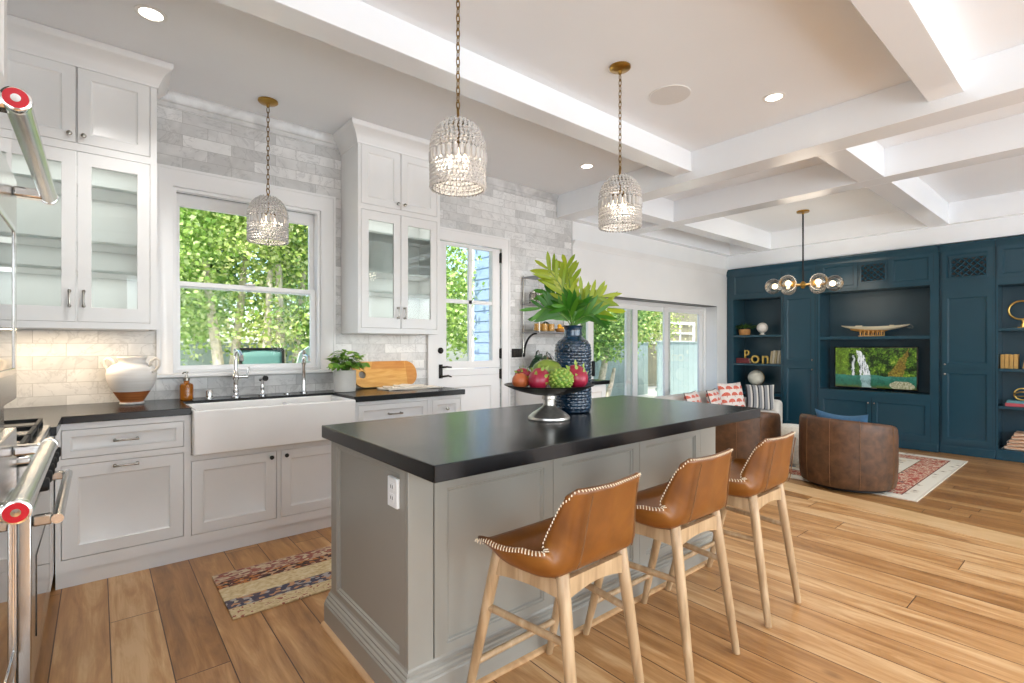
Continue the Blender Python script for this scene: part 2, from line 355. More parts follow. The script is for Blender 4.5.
t = NT('blanket_stripe'); wv = t.n('TexNoise', i_Scale=1.0, i_Detail=2.0); t.l(t.obj((5, 5, 45)), wv.inputs['Vector'])
t.set(col=t.ramp(wv.outputs[0], [(.3, '#8d4a35'), (.42, '#c89a78'), (.55, '#e0d3c0'), (.68, '#b87552')]), rough=.9); M['blanket_stripe'] = t.m

# television picture: a waterfall falling into a teal pool between green banks
def tv_mat():
    t = NT('screen_picture'); tc = t.n('TexCoord'); sp = t.n('SeparateXYZ'); t.l(tc.outputs['UV'], sp.inputs[0])
    nd = t.n('TexNoise', i_Scale=7.0, i_Detail=4.0); t.l(tc.outputs['UV'], nd.inputs['Vector']); sd = t.n('SeparateColor'); t.l(nd.outputs['Color'], sd.inputs[0])
    u = t.math('ADD', sp.outputs[0], t.math('MULTIPLY', t.math('SUBTRACT', sd.outputs[0], .5), .09)); v = t.math('ADD', sp.outputs[1], t.math('MULTIPLY', t.math('SUBTRACT', sd.outputs[1], .5), .10))
    mp = t.n('Mapping'); mp.inputs['Scale'].default_value = (2.3, 1, 1); t.l(tc.outputs['UV'], mp.inputs[0])
    n1 = t.n('TexNoise', i_Scale=5.0, i_Detail=8.0, i_Roughness=.7); t.l(mp.outputs[0], n1.inputs['Vector'])
    n2 = t.n('TexNoise', i_Scale=22.0, i_Detail=3.0); t.l(mp.outputs[0], n2.inputs['Vector'])
    f = t.math('ADD', t.math('MULTIPLY', n1.outputs[0], .7), t.math('MULTIPLY', n2.outputs[0], .3))
    forest = t.ramp(f, [(.38, '#0a120a'), (.47, '#243c15'), (.54, '#527a1f'), (.62, '#93ac38'), (.72, '#e2e08e')])
    # left bank is lighter, right bank carries an ochre rock
    forest = t.mix(t.math('MULTIPLY', t.math('LESS_THAN', u, .18), .25), forest, '#9ab83c')
    rock = t.math('LESS_THAN', t.math('ABSOLUTE', t.math('SUBTRACT', t.math('SUBTRACT', u, .80), t.math('MULTIPLY', t.math('SUBTRACT', v, .5), .22))), t.math('MULTIPLY', t.math('SUBTRACT', 1.0, v), .14))
    forest = t.mix(t.math('MULTIPLY', rock, .7), forest, t.ramp(n2.outputs[0], [(.3, '#5a4a1c'), (.7, '#b08c3c')]))
    # fall centre drifts to the right as it drops
    c1 = t.math('SUBTRACT', .395, t.math('MULTIPLY', t.math('POWER', v, 2.0), .10))
    dist = t.math('ABSOLUTE', t.math('SUBTRACT', u, c1)); wid = t.math('ADD', .03, t.math('MULTIPLY', t.math('SUBTRACT', 1, v), .06))
    fall = t.math('MULTIPLY', t.math('LESS_THAN', dist, wid), t.math('MULTIPLY', t.math('GREATER_THAN', v, .3), t.math('LESS_THAN', v, .93)))
    d2 = t.math('ABSOLUTE', t.math('SUBTRACT', u, .24)); f2 = t.math('MULTIPLY', t.math('LESS_THAN', d2, .016), t.math('MULTIPLY', t.math('GREATER_THAN', v, .3), t.math('LESS_THAN', v, .8)))
    st = t.n('TexNoise', i_Scale=1.0, i_Detail=2.0); mp2 = t.n('Mapping'); mp2.inputs['Scale'].default_value = (60, 5, 1); t.l(tc.outputs['UV'], mp2.inputs[0]); t.l(mp2.outputs[0], st.inputs['Vector'])
    wcol = t.ramp(st.outputs[0], [(.3, '#8fa4ae'), (.6, '#ffffff')])
    pool = t.ramp(t.math('ADD', t.math('MULTIPLY', v, 2.2), t.math('MULTIPLY', n2.outputs[0], .35)), [(.15, '#59632a'), (.35, '#2e6a50'), (.6, '#2f7260'), (.85, '#3f8574')])
    pool = t.mix(t.math('MULTIPLY', t.math('LESS_THAN', t.math('ABSOLUTE', t.math('SUBTRACT', u, .40)), .06), .45), pool, '#cfeaf0')
    pool = t.mix(t.math('MULTIPLY', t.math('GREATER_THAN', n1.outputs[0], .52), .35), pool, '#16382c')
    stone = t.math('LESS_THAN', t.math('ADD', t.math('POWER', t.math('DIVIDE', t.math('SUBTRACT', u, .84), .15), 2), t.math('POWER', t.math('DIVIDE', t.math('SUBTRACT', v, .08), .11), 2)), 1)
    pool = t.mix(stone, pool, t.ramp(n2.outputs[0], [(.3, '#6d7040'), (.6, '#b9b69a'), (.8, '#d8d3bd')]))
    col = t.mix(t.math('LESS_THAN', v, .31), forest, pool)
    brk = t.math('GREATER_THAN', t.math('ADD', st.outputs[0], t.math('MULTIPLY', n2.outputs[0], .5)), .68)
    col = t.mix(t.math('MULTIPLY', t.math('MULTIPLY', fall, brk), .95), col, wcol); col = t.mix(t.math('MULTIPLY', t.math('MULTIPLY', f2, brk), .8), col, wcol)
    t.set(col='#0a0a0a', rough=.15, emc=col, em=.62); M['screen_picture'] = t.m
tv_mat()

# ------------------------------------------------------------------ mesh builder
def children(o): return [c for c in bpy.data.objects if c.parent is o]
class MB:
    def __init__(s): s.v = []; s.f = []; s.uv = None
    def add(s, vs, fs):
        k = len(s.v); s.v += [tuple(v) for v in vs]; s.f += [tuple(i + k for i in f) for f in fs]; return s
    def box(s, x0, x1, y0, y1, z0, z1):
        v = [(x, y, z) for z in (z0, z1) for y in (y0, y1) for x in (x0, x1)]
        return s.add(v, [(0, 2, 3, 1), (4, 5, 7, 6), (0, 1, 5, 4), (2, 6, 7, 3), (0, 4, 6, 2), (1, 3, 7, 5)])
    def fbox(s, mp, u0, u1, w0, w1, d0, d1):
        v = [mp(u, w, d) for d in (d0, d1) for w in (w0, w1) for u in (u0, u1)]
        return s.add(v, [(0, 2, 3, 1), (4, 5, 7, 6), (0, 1, 5, 4), (2, 6, 7, 3), (0, 4, 6, 2), (1, 3, 7, 5)])
    def rings(s, mp, rr, cap0=True, cap1=True):
        """rr: list of (u0,u1,w0,w1,d) rectangles joined in turn"""
        v = []; f = []
        for (u0, u1, w0, w1, d) in rr: v += [mp(u0, w0, d), mp(u1, w0, d), mp(u1, w1, d), mp(u0, w1, d)]
        n = len(rr)
        for i in range(n - 1):
            for j in range(4): f.append((i * 4 + j, i * 4 + (j + 1) % 4, i * 4 + 4 + (j + 1) % 4, i * 4 + 4 + j))
        if cap0: f.append((3, 2, 1, 0))
        if cap1: f.append(tuple((n - 1) * 4 + j for j in range(4)))
        return s.add(v, f)
    def panel(s, mp, u0, u1, w0, w1, t=.02, rail=.065, rec=.011, bead=.012):
        a = rail; b = rail + bead
        return s.rings(mp, [(u0, u1, w0, w1, 0), (u0, u1, w0, w1, t - .0015), (u0 + .0015, u1 - .0015, w0 + .0015, w1 - .0015, t), (u0 + a, u1 - a, w0 + a, w1 - a, t),
                            (u0 + a + .003, u1 - a - .003, w0 + a + .003, w1 - a - .003, t - .004), (u0 + b, u1 - b, w0 + b, w1 - b, t - rec)])
    def frame(s, mp, u0, u1, w0, w1, rail, t0=0, t1=.02, rails=None):
        a, b, c, d = rails or (rail, rail, rail, rail)  # left right bottom top
        i = (u0 + a, u1 - b, w0 + c, w1 - d)
        s.rings(mp, [(u0, u1, w0, w1, t0), (u0, u1, w0, w1, t1), (*i, t1), (*i, t0)], False, False)
        v = [mp(u0, w0, t0), mp(u1, w0, t0), mp(u1, w1, t0), mp(u0, w1, t0), mp(i[0], i[2], t0), mp(i[1], i[2], t0), mp(i[1], i[3], t0), mp(i[0], i[3], t0)]
        return s.add(v, [(0, 4, 5, 1), (1, 5, 6, 2), (2, 6, 7, 3), (3, 7, 4, 0)])
    def lathe(s, c, prof, seg=32, axis=None):
        cx, cy, cz = c; v = []; f = []; n = len(prof); ax = None
        if axis is not None: ax = Vector((0, 0, 1)).rotation_difference(Vector(axis)).to_matrix()
        for (r, z) in prof:
            for k in range(seg):
                a = 2 * pi * k / seg; p = Vector((r * cos(a), r * sin(a), z))
                if ax: p = ax @ p
                v.append((cx + p.x, cy + p.y, cz + p.z))
        for i in range(n - 1):
            for k in range(seg): f.append((i * seg + k, i * seg + (k + 1) % seg, i * seg + seg + (k + 1) % seg, i * seg + seg + k))
        if prof[0][0] > 1e-6: f.append(tuple(reversed(range(seg))))
        if prof[-1][0] > 1e-6: f.append(tuple((n - 1) * seg + k for k in range(seg)))
        return s.add(v, f)
    def tube(s, pts, r, seg=8, closed=False, caps=True):
        P = [Vector(p) for p in pts]; n = len(P); rs = r if isinstance(r, (list, tuple)) else [r] * n
        v = []; f = []; prev = None
        for i in range(n):
            if closed: d = P[(i + 1) % n] - P[i - 1]
            else: d = P[min(i + 1, n - 1)] - P[max(i - 1, 0)]
            d.normalize()
            if prev is None:
                up = Vector((0, 0, 1)) if abs(d.z) < .9 else Vector((1, 0, 0)); a = d.cross(up).normalized()
            else: a = (prev - d * prev.dot(d)).normalized()
            prev = a; b = d.cross(a)
            for k in range(seg):
                t_ = 2 * pi * k / seg; q = P[i] + (a * cos(t_) + b * sin(t_)) * rs[i]; v.append(tuple(q))
        m = n if closed else n - 1
        for i in range(m):
            j = (i + 1) % n
            for k in range(seg): f.append((i * seg + k, i * seg + (k + 1) % seg, j * seg + (k + 1) % seg, j * seg + k))
        if caps and not closed: f.append(tuple(reversed(range(seg)))); f.append(tuple((n - 1) * seg + k for k in range(seg)))
        return s.add(v, f)
    def cyl(s, a, b, r, seg=16): return s.tube([a, b], r, seg)
    def ring(s, c, r, tr, seg=24, ts=6, normal=(0, 0, 1)):
        q = Vector((0, 0, 1)).rotation_difference(Vector(normal)).to_matrix()
        pts = [Vector(c) + q @ Vector((r * cos(2 * pi * k / seg), r * sin(2 * pi * k / seg), 0)) for k in range(seg)]
        return s.tube(pts, tr, ts, closed=True)
    def ball(s, c, rx, ry=None, rz=None, seg=20, rings=12, rot=None):
        ry = ry or rx; rz = rz or rx; v = [(0, 0, -1)]; f = []
        for i in range(1, rings):
            a = -pi / 2 + pi * i / rings
            for k in range(seg): v.append((cos(a) * cos(2 * pi * k / seg), cos(a) * sin(2 * pi * k / seg), sin(a)))
        v.append((0, 0, 1)); n = len(v) - 1
        for k in range(seg):
            f.append((0, 1 + (k + 1) % seg, 1 + k)); f.append((n, n - seg + k, n - seg + (k + 1) % seg))
        for i in range(rings - 2):
            for k in range(seg): a = 1 + i * seg; f.append((a + k, a + (k + 1) % seg, a + seg + (k + 1) % seg, a + seg + k))
        out = []
        for p in v:
            q = Vector((p[0] * rx, p[1] * ry, p[2] * rz))
            if rot: q = rot @ q
            out.append((c[0] + q.x, c[1] + q.y, c[2] + q.z))
        return s.add(out, f)
    def octa(s, c, r, h=None, dirn=None):
        h = h or r; x, y, z = c
        v = [(x + r, y, z), (x, y + r, z), (x - r, y, z), (x, y - r, z), (x, y, z + h), (x, y, z - h)]
        return s.add(v, [(0, 1, 4), (1, 2, 4), (2, 3, 4), (3, 0, 4), (1, 0, 5), (2, 1, 5), (3, 2, 5), (0, 3, 5)])
    def prism(s, poly, mp, d0, d1):
        n = len(poly); v = [mp(u, w, d0) for u, w in poly] + [mp(u, w, d1) for u, w in poly]
        return s.add(v, [tuple(reversed(range(n))), tuple(range(n, 2 * n))] + [(i, (i + 1) % n, n + (i + 1) % n, n + i) for i in range(n)])
    def sweep(s, prof, path, side=1, closed=False):
        """prof: closed list of (out,z) points; path: list of (x,y); out is to the right of travel * side; mitred"""
        P = [Vector(p) for p in path]; n = len(P); v = []; f = []; m = len(prof)
        for i in range(n):
            d0 = (P[i] - P[i - 1]).normalized() if i > 0 else (P[1] - P[0]).normalized()
            d1 = (P[i + 1] - P[i]).normalized() if i < n - 1 else d0
            n0 = Vector((d0.y, -d0.x)) * side; n1 = Vector((d1.y, -d1.x)) * side
            mt = (n0 + n1); mt = mt / max(.2, mt.dot(n0)) if mt.length > 1e-6 else n0
            for (o, z) in prof: v.append((P[i].x + mt.x * o, P[i].y + mt.y * o, z))
        for i in range(n - 1):
            for k in range(m): f.append((i * m + k, i * m + (k + 1) % m, i * m + m + (k + 1) % m, i * m + m + k))
        f.append(tuple(range(m))); f.append(tuple((n - 1) * m + k for k in reversed(range(m))))
        return s.add(v, f)
    def loft(s, rows, closed_u=False):
        n = len(rows); m = len(rows[0]); v = [p for r in rows for p in r]; f = []
        for i in range(n - 1):
            for k in range(m if closed_u else m - 1):
                f.append((i * m + k, i * m + (k + 1) % m, i * m + m + (k + 1) % m, i * m + m + k))
        return s.add(v, f)
    def build(s, name, mat, parent=None, smooth=True, bevel=0, angle=32, recalc=True, sub=0, solid=0, uvs=None, origin=None):
        me = bpy.data.meshes.new(name)
        off = Vector((0, 0, 0)); p = parent
        while p is not None: off += Vector(p.location); p = p.parent
        if origin is not None: off = off + (Vector(origin) - off)
        me.from_pydata([tuple(Vector(v) - off) for v in s.v], [], s.f); me.update()
        if recalc:
            bm = bmesh.new(); bm.from_mesh(me); bmesh.ops.recalc_face_normals(bm, faces=bm.faces); bm.to_mesh(me); bm.free()
        if uvs is not None:
            ul = me.uv_layers.new(name='UVMap')
            for lp in me.loops: ul.data[lp.index].uv = uvs[lp.vertex_index]
        me.materials.append(M[mat] if isinstance(mat, str) else mat)
        if smooth:
            me.polygons.foreach_set('use_smooth', [True] * len(me.polygons))
            if angle < 180: me.set_sharp_from_angle(angle=R(angle))
        o = bpy.data.objects.new(name, me); COL.objects.link(o)
        if parent is not None: o.parent = parent
        elif origin is not None: o.location = origin
        if bevel:
            b = o.modifiers.new('bevel', 'BEVEL'); b.width = bevel; b.segments = 2; b.limit_method = 'ANGLE'; b.angle_limit = R(40); b.harden_normals = False
        if solid: q = o.modifiers.new('thick', 'SOLIDIFY'); q.thickness = solid; q.offset = -1
        if sub: q = o.modifiers.new('smooth', 'SUBSURF'); q.levels = sub; q.render_levels = sub
        return o

def tag(o, label=None, cat=None, group=None, kind=None):
    if label: o['label'] = label
    if cat: o['category'] = cat
    if group: o['group'] = group
    if kind: o['kind'] = kind
    return o
def thing(name, loc, label, cat, group=None, rz=0):
    o = bpy.data.objects.new(name, None); COL.objects.link(o); o.location = loc; o.rotation_euler = (0, 0, rz); o.empty_display_size = .05
    return tag(o, label, cat, group)
def struct(name, mb, mat, **k):
    o = mb.build(name, mat, **k); o['kind'] = 'structure'; return o
def copy_tree(o, parent=None):
    c = o.copy(); COL.objects.link(c)
    if parent is not None: c.parent = parent
    for ch in children(o): copy_tree(ch, c)
    return c
# wall-plane maps: (u along wall, w up, d out of the surface)
def S(y0): return lambda u, w, d: (u, y0 - d, w)        # faces -Y
def WE(x0): return lambda u, w, d: (x0 - d, u, w)       # faces -X
def E_(x0): return lambda u, w, d: (x0 + d, u, w)       # faces +X
def N_(y0): return lambda u, w, d: (u, y0 + d, w)       # faces +Y
def UP(z0): return lambda u, w, d: (u, w, z0 + d)

# ================================================================== THE SETTING
YW = 4.18; CEIL = 3.04; LF = -.065
YB = -3.6; XR = 8.62
def edge_x(y): return 4.68 + .145 * y            # edge of the step down into the living room
fl = MB().prism([(-.87, YB), (edge_x(YB), YB), (edge_x(4.4), 4.4), (-.87, 4.4)], UP(0), -.06, 0); struct('floor', fl, 'oak_floor', smooth=False)
fl = MB().box(3.0, XR, YB, 4.41, -.3, LF); o = struct('floor', fl, 'oak_floor_lower', smooth=False)
st = MB().prism([(edge_x(YB) - .25, YB), (edge_x(YB) + .02, YB), (edge_x(4.18) + .02, 4.18), (edge_x(4.18) - .25, 4.18)], UP(0), -.03, .003)
struct('trim_1', st, 'nosing_wood', smooth=False)
ce = MB().box(-1.1, XR + .2, YB - .2, 4.42, CEIL, CEIL + .2); struct('ceiling', ce, 'ceiling_paint', smooth=False)

tw = MB()
for (a, b, z0, z1) in ((-.87, .40, -.3, CEIL), (.40, 1.41, -.3, 1.09), (.40, 1.41, 2.39, CEIL), (1.41, 2.50, -.3, CEIL), (2.50, 3.32, 2.32, CEIL), (3.32, 4.40, -.3, CEIL)):
    tw.box(a, b, YW, YW + .23, z0, z1)
struct('wall_sink', tw, 'marble_tile', smooth=False)
ww = MB()
for (a, b, z0, z1) in ((4.40, 4.55, -.3, CEIL), (4.55, 7.84, 1.93, CEIL), (7.84, XR, -.3, CEIL)): ww.box(a, b, YW - .002, YW + .23, z0, z1)
struct('wall_slider', ww, 'wall_paint', smooth=False)
lw = MB()
for a, b, z0, z1 in ((YB, -2.9, -.3, CEIL), (-2.9, .5, -.3, .85), (-2.9, .5, 2.5, CEIL), (.5, YW + .23, -.3, CEIL)): lw.box(-1.05, -.87, a, b, z0, z1)  # opening in the unseen stretch is made up for the added left lamp
struct('wall_left', lw, 'wall_paint', smooth=False)
struct('wall_far', MB().box(XR, XR + .2, YB, YW + .23, -.3, CEIL), 'wall_paint', smooth=False)
bw = MB(); xs = [-1.05] + [v for ab in WINB for v in ab] + [XR + .2]
for i in range(0, len(xs), 2): bw.box(xs[i], xs[i + 1], YB - .2, YB, -.3, CEIL)
for a, b in WINB: bw.box(a, b, YB - .2, YB, -.3, .1); bw.box(a, b, YB - .2, YB, 2.55, CEIL)
struct('wall_back', bw, 'wall_paint', smooth=False)

# marble cornice on the tiled wall, wall trims
pr = [(0, 2.935), (.007, 2.935), (.009, 2.965), (.016, 2.972), (.018, 2.995), (.030, 3.012), (.032, CEIL), (0, CEIL)]
struct('trim_2', MB().sweep(pr, [(.284, YW), (1.583, YW)], 1), 'marble_trim')
struct('trim_3', MB().sweep(pr, [(2.335, YW), (4.14, YW)], 1), 'marble_trim')
struct('trim_4', MB().sweep([(0, 2.47), (.012, 2.47), (.02, 2.50), (.05, 2.535), (.055, 2.55), (0, 2.55)], [(4.40, YW - .002), (8.15, YW - .002)], 1), 'wall_paint')
struct('trim_5', MB().box(4.392, 4.408, YW - .008, YW, 0, 2.78), 'marble_trim', smooth=False)
struct('baseboard_slider', MB().box(7.84, 8.15, YW - .02, YW - .002, LF, .09), 'trim_white', bevel=.003)
struct('baseboard_sink', MB().box(3.42, 3.5, YW - .018, YW, 0, .12), 'trim_white', bevel=.003)

# ceiling beams
def beam(x0, x1, y0, y1, z): struct('ceiling_beam', MB().box(x0, x1, y0, y1, z, CEIL), 'beam_gloss', bevel=.003)
beam(4.14, 4.385, YB, YW - .004, 2.782)                      # the deep beam between kitchen and living room
for y0, y1 in ((2.45, 2.625), (.60, .775), (-1.25, -1.08)): beam(-.87, 4.14, y0, y1, 2.86)
beam(5.38, 5.60, YB, YW - .004, 2.782)
for y0, y1 in ((3.42, 3.62), (1.31, 1.51), (-.8, -.6)):
    beam(4.385, 5.38, y0, y1, 2.782); beam(5.60, 8.06, y0, y1, 2.782)
beam(8.06, 8.16, YB, YW - .004, 2.782)
for a, b in ((4.385, 5.38), (5.60, 8.06)): beam(a, b, 4.08, YW - .004, 2.782)
struct('trim_6', MB().box(8.16, XR, YB, YW - .004, 2.56, CEIL), 'ceiling_paint', smooth=False)

# ------------------------------------------------------------------ window_1 (over the sink)
w1 = thing('window_1', (.905, YW, 1.07), None, None); w1['kind'] = 'structure'
mp = S(YW)
m = MB().frame(mp, .312, 1.52, 1.09, 2.515, 0, 0, .024, rails=(.088, .110, .002, .125))
m.build('casing', 'trim_white', w1, bevel=.003)
m = MB().frame(mp, .305, 1.527, 1.09, 2.522, 0, .024, .032, rails=(.018, .018, .002, .018)); m.build('casing_band', 'trim_white', w1, bevel=.002)
m = MB().frame(mp, .40, 1.41, 1.09, 2.39, .022, -.20, .0); m.build('jamb', 'trim_white', w1, bevel=.002)
m = MB().box(.29, 1.545, YW - .055, YW + .06, 1.062, 1.092); m.build('sill', 'trim_white', w1, bevel=.006)
up = MB().frame(S(YW + .09), .422, 1.388, 1.70, 2.368, 0, -.03, .0, rails=(.028, .038, .03, .085)).build('sash', 'trim_white', w1, bevel=.003)
MB().box(.445, 1.355, YW + .103, YW + .107, 1.72, 2.29).build('pane', 'pane_glass', up, smooth=False)
lo = MB().frame(S(YW + .05), .422, 1.388, 1.092, 1.742, 0, -.03, .0, rails=(.028, .038, .05, .034)).build('sash', 'trim_white', w1, bevel=.003)
MB().box(.445, 1.355, YW + .063, YW + .067, 1.13, 1.715).build('pane', 'pane_glass', lo, smooth=False)
MB().box(.424, 1.386, YW + .052, YW + .058, 2.366, 2.376).build('shade_gap', 'bronze_black', w1, smooth=False)
l = MB().box(.86, .93, YW + .03, YW + .05, 1.742, 1.756).build('sash_lock', 'nickel', w1, bevel=.003)

# ------------------------------------------------------------------ door_1 (glazed door beside the upper cabinet)
d1 = thing('door_1', (2.91, YW, 0), None, None); d1['kind'] = 'structure'
m = MB().frame(S(YW), 2.415, 3.406, 0.0, 2.425, 0, 0, .024, rails=(.100, .098, .0, .115)); m.build('casing', 'trim_white', d1, bevel=.003)
m = MB().frame(S(YW), 2.408, 3.413, 0.0, 2.432, 0, .024, .032, rails=(.018, .018, 0, .018)); m.build('casing_band', 'trim_white', d1, bevel=.002)
mp = S(YW + .05)
lf = MB()
lf.frame(mp, 2.52, 3.300, 1.055, 2.305, 0, 0, .042, rails=(.112, .098, .072, .03))
lf.fbox(mp, 2.905, 2.943, 1.125, 2.276, .006, .036); lf.fbox(mp, 2.63, 3.203, 1.708, 1.746, .006, .036)
lf.fbox(mp, 2.52, 3.300, .985, 1.050, 0, .042)
lf.panel(mp, 2.52, 3.300, .02, .982, .042, .112, .014, .014)
lf = lf.build('door_leaf', 'trim_white', d1, bevel=.002)
MB().box(2.63, 3.205, YW + .025, YW + .029, 1.12, 2.28).build('pane', 'pane_glass', lf, smooth=False)
for z in (2.215, 1.20, .985):
    h = MB(); h.box(3.292, 3.312, YW - .004, YW + .01, z - .05, z + .05); h.cyl((3.302, YW - .008, z - .055), (3.302, YW - .008, z + .055), .008, 10)
    h.build('hinge', 'bronze_black', d1)
h = MB(); h.lathe((2.565, YW + .008, 1.235), [(.030, 0), (.030, .008), (.022, .014), (.012, .016), (.012, .03), (0, .03)], 20, (0, -1, 0)); h.build('deadbolt', 'bronze_black', d1)
h = MB(); h.box(2.547, 2.583, YW - .004, YW + .008, .965, 1.10); h.cyl((2.565, YW, 1.075), (2.565, YW - .05, 1.075), .010, 12); h.tube([(2.565, YW - .05, 1.075), (2.60, YW - .055, 1.078), (2.655, YW - .05, 1.072)], [.010, .009, .007], 10)
h.build('door_handle', 'bronze_black', d1)
h = MB(); h.cyl((2.565, YW + .008, .985), (2.565, YW - .04, .985), .010, 12); h.tube([(2.565, YW - .04, .985), (2.62, YW - .045, .99), (2.66, YW - .04, .98)], [.010, .010, .007], 10); h.build('door_handle', 'bronze_black', d1)
struct('trim_7', MB().box(2.50, 3.32, YW - .01, YW + .2, 0, .018), 'dark_metal', bevel=.003)

# ------------------------------------------------------------------ window_2 (sliding glass doors of the living room)
w2 = thing('window_2', (6.2, YW, LF), None, None); w2['kind'] = 'structure'
m = MB().frame(S(YW + .20), 4.55, 7.84, LF, 1.93, 0, -.08, .0, rails=(.05, .045, .03, .06)); m.build('frame', 'trim_white', w2, bevel=.002)
MB().box(4.55, 7.84, YW + .01, YW + .20, 1.922, 1.934).build('track', 'bronze_black', w2, smooth=False)
for (a, b) in ((4.60, 5.10), (4.95, 6.02), (5.80, 6.90), (6.70, 7.80)):
    i = 0 if a in (4.60, 5.80) else 1
    y = YW + (.235 if i else .265)
    p = MB().frame(S(y), a, b, LF + .03, 1.88, 0, -.035, .0, rails=(.10, .10, .10, .075)).build('sliding_panel', 'trim_white', w2, bevel=.003)
    MB().box(a + .09, b - .09, y + .015, y + .02, LF + .12, 1.81).build('pane', 'pane_glass', p, smooth=False)
h = MB(); h.box(5.02, 5.05, YW + .195, YW + .235, .88, 1.08); h.build('latch', 'black_metal', w2, bevel=.006)

# ================================================================== BASE CABINETS
FY = 3.53
def pull(parent, mp, u, w, L=.11, mat='nickel', vert=False, name='handle'):
    m = MB(); a = L / 2
    P = (lambda t, d: mp(u, w + t, d)) if vert else (lambda t, d: mp(u + t, w, d))
    for sgn in (-1, 1):
        m.tube([P(sgn * a, 0), P(sgn * a, .004), P(sgn * a, .022)], [.009, .0065, .005], 10)
    pts = [P(-a - .006, .024), P(-a + .01, .028), P(-a * .5, .030), P(0, .031), P(a * .5, .030), P(a - .01, .028), P(a + .006, .024)]
    m.tube(pts, [.007, .006, .0048, .0046, .0048, .006, .007], 10)
    return m.build(name, mat, parent)
def knob(parent, mp, u, w, mat='nickel', r=.014):
    ax = Vector(mp(0, 0, 1)) - Vector(mp(0, 0, 0))
    return MB().lathe(mp(u, w, 0), [(.008, 0), (.006, .006), (.006, .012), (r, .016), (r * 1.05, .021), (r * .8, .027), (0, .029)], 18, tuple(ax)).build('knob', mat, parent)
def carcass(root, x0, x1, rails, mat='cabinet_white', y=FY, zt=.872, zb=None):
    """body plus a face frame with openings given as (u0,u1,w0,w1)"""
    m = MB().box(x0, x1, y + .022, YW - .006, 0, zb or zt); m.build('body', mat, root, bevel=.002)
    f = MB(); mp = S(y + .021)
    us = sorted({x0, x1} | {v for r in rails for v in r[:2]}); ws = sorted({.088, zt} | {v for r in rails for v in r[2:]})
    for i in range(len(us) - 1):
        for j in range(len(ws) - 1):
            cu, cw = (us[i] + us[i + 1]) / 2, (ws[j] + ws[j + 1]) / 2
            if not any(r[0] < cu < r[1] and r[2] < cw < r[3] for r in rails): f.fbox(mp, us[i], us[i + 1], ws[j], ws[j + 1], 0, .021)
    f.build('face_frame', mat, root, smooth=False)
    MB().box(x0, x1, y + .0195, y + .024, 0, .084).build('toe_board', mat, root, smooth=False)
def front(root, name, x0, x1, z0, z1, rail=.06, y=FY):
    g = .0028
    return MB().panel(S(y + .020), x0 + g, x1 - g, z0 + g, z1 - g, .020, rail, .010, .014).build(name, 'cabinet_white', root)

c = thing('base_cabinet', (.12, 3.85, 0), 'white base cabinet with a shallow drawer over a deep panelled front, left of the sink', 'cabinet', 'white base cabinets')
carcass(c, -.172, .412, [(-.15, .394, .684, .838), (-.15, .394, .152, .650)])
d = front(c, 'drawer', -.15, .394, .684, .838, .035); pull(d, S(FY), .122, .762, .10)
d = front(c, 'drawer', -.15, .394, .152, .650, .065); pull(d, S(FY), .122, .622, .10)
c = thing('base_cabinet', (.93, 3.85, 0), 'white cabinet with two knobbed doors beneath the apron sink', 'cabinet', 'white base cabinets')
m = MB()
carcass(c, .412, 1.445, [(.429, .908, .145, .592), (.933, 1.425, .145, .592), (.430, 1.420, .628, .873)], zb=.628)
d = front(c, 'door', .429, .908, .145, .592); knob(d, S(FY), .875, .553, 'dark_metal', .013)
d = front(c, 'door', .933, 1.425, .145, .592); knob(d, S(FY), .967, .555, 'dark_metal', .013)
c = thing('base_cabinet', (1.75, 3.85, 0), 'white base cabinet with one wide drawer, right of the sink', 'cabinet', 'white base cabinets')
carcass(c, 1.447, 2.064, [(1.462, 2.046, .684, .845), (1.462, 1.75, .152, .650), (1.758, 2.046, .152, .650)])
d = front(c, 'drawer', 1.462, 2.046, .684, .845, .04); pull(d, S(FY), 1.754, .765, .10)
d = front(c, 'door', 1.462, 1.75, .152, .650); knob(d, S(FY), 1.72, .6)
d = front(c, 'door', 1.758, 2.046, .152, .650); knob(d, S(FY), 1.79, .6)
c = thing('base_cabinet', (2.22, 3.85, 0), 'narrow white base cabinet with a small knobbed drawer at the door end of the counter', 'cabinet', 'white base cabinets')
carcass(c, 2.066, 2.376, [(2.086, 2.358, .684, .845), (2.086, 2.358, .152, .650)])
d = front(c, 'drawer', 2.086, 2.358, .684, .845, .04); knob(d, S(FY), 2.222, .765)
d = front(c, 'door', 2.086, 2.358, .152, .650); knob(d, S(FY), 2.12, .6)
c = thing('base_cabinet', (-.5, 3.6, 0), 'white corner base cabinet between the range and the drawers', 'cabinet', 'white base cabinets')
MB().box(-.862, -.198, 3.075, YW - .006, 0, .872).build('body', 'cabinet_white', c, bevel=.002)
MB().fbox(E_(-.1975), 3.08, 3.54, .09, .872, 0, .02).build('face_frame', 'cabinet_white', c, bevel=.002)

# worktop (one continuous slab around the sink)
def poly_slab(pts, z0, z1): return MB().prism(pts, UP(0), z0, z1)
ct = poly_slab([(-.865, 3.07), (-.145, 3.07), (-.145, 3.498), (.428, 3.498), (.428, 3.925), (1.422, 3.925), (1.422, 3.498), (2.386, 3.498), (2.386, 4.172), (-.865, 4.172)], .874, .915)
tag(ct.build('kitchen_worktop', 'soapstone', smooth=False, bevel=.003), 'black stone worktop running along the tiled wall around the white sink', 'worktop')

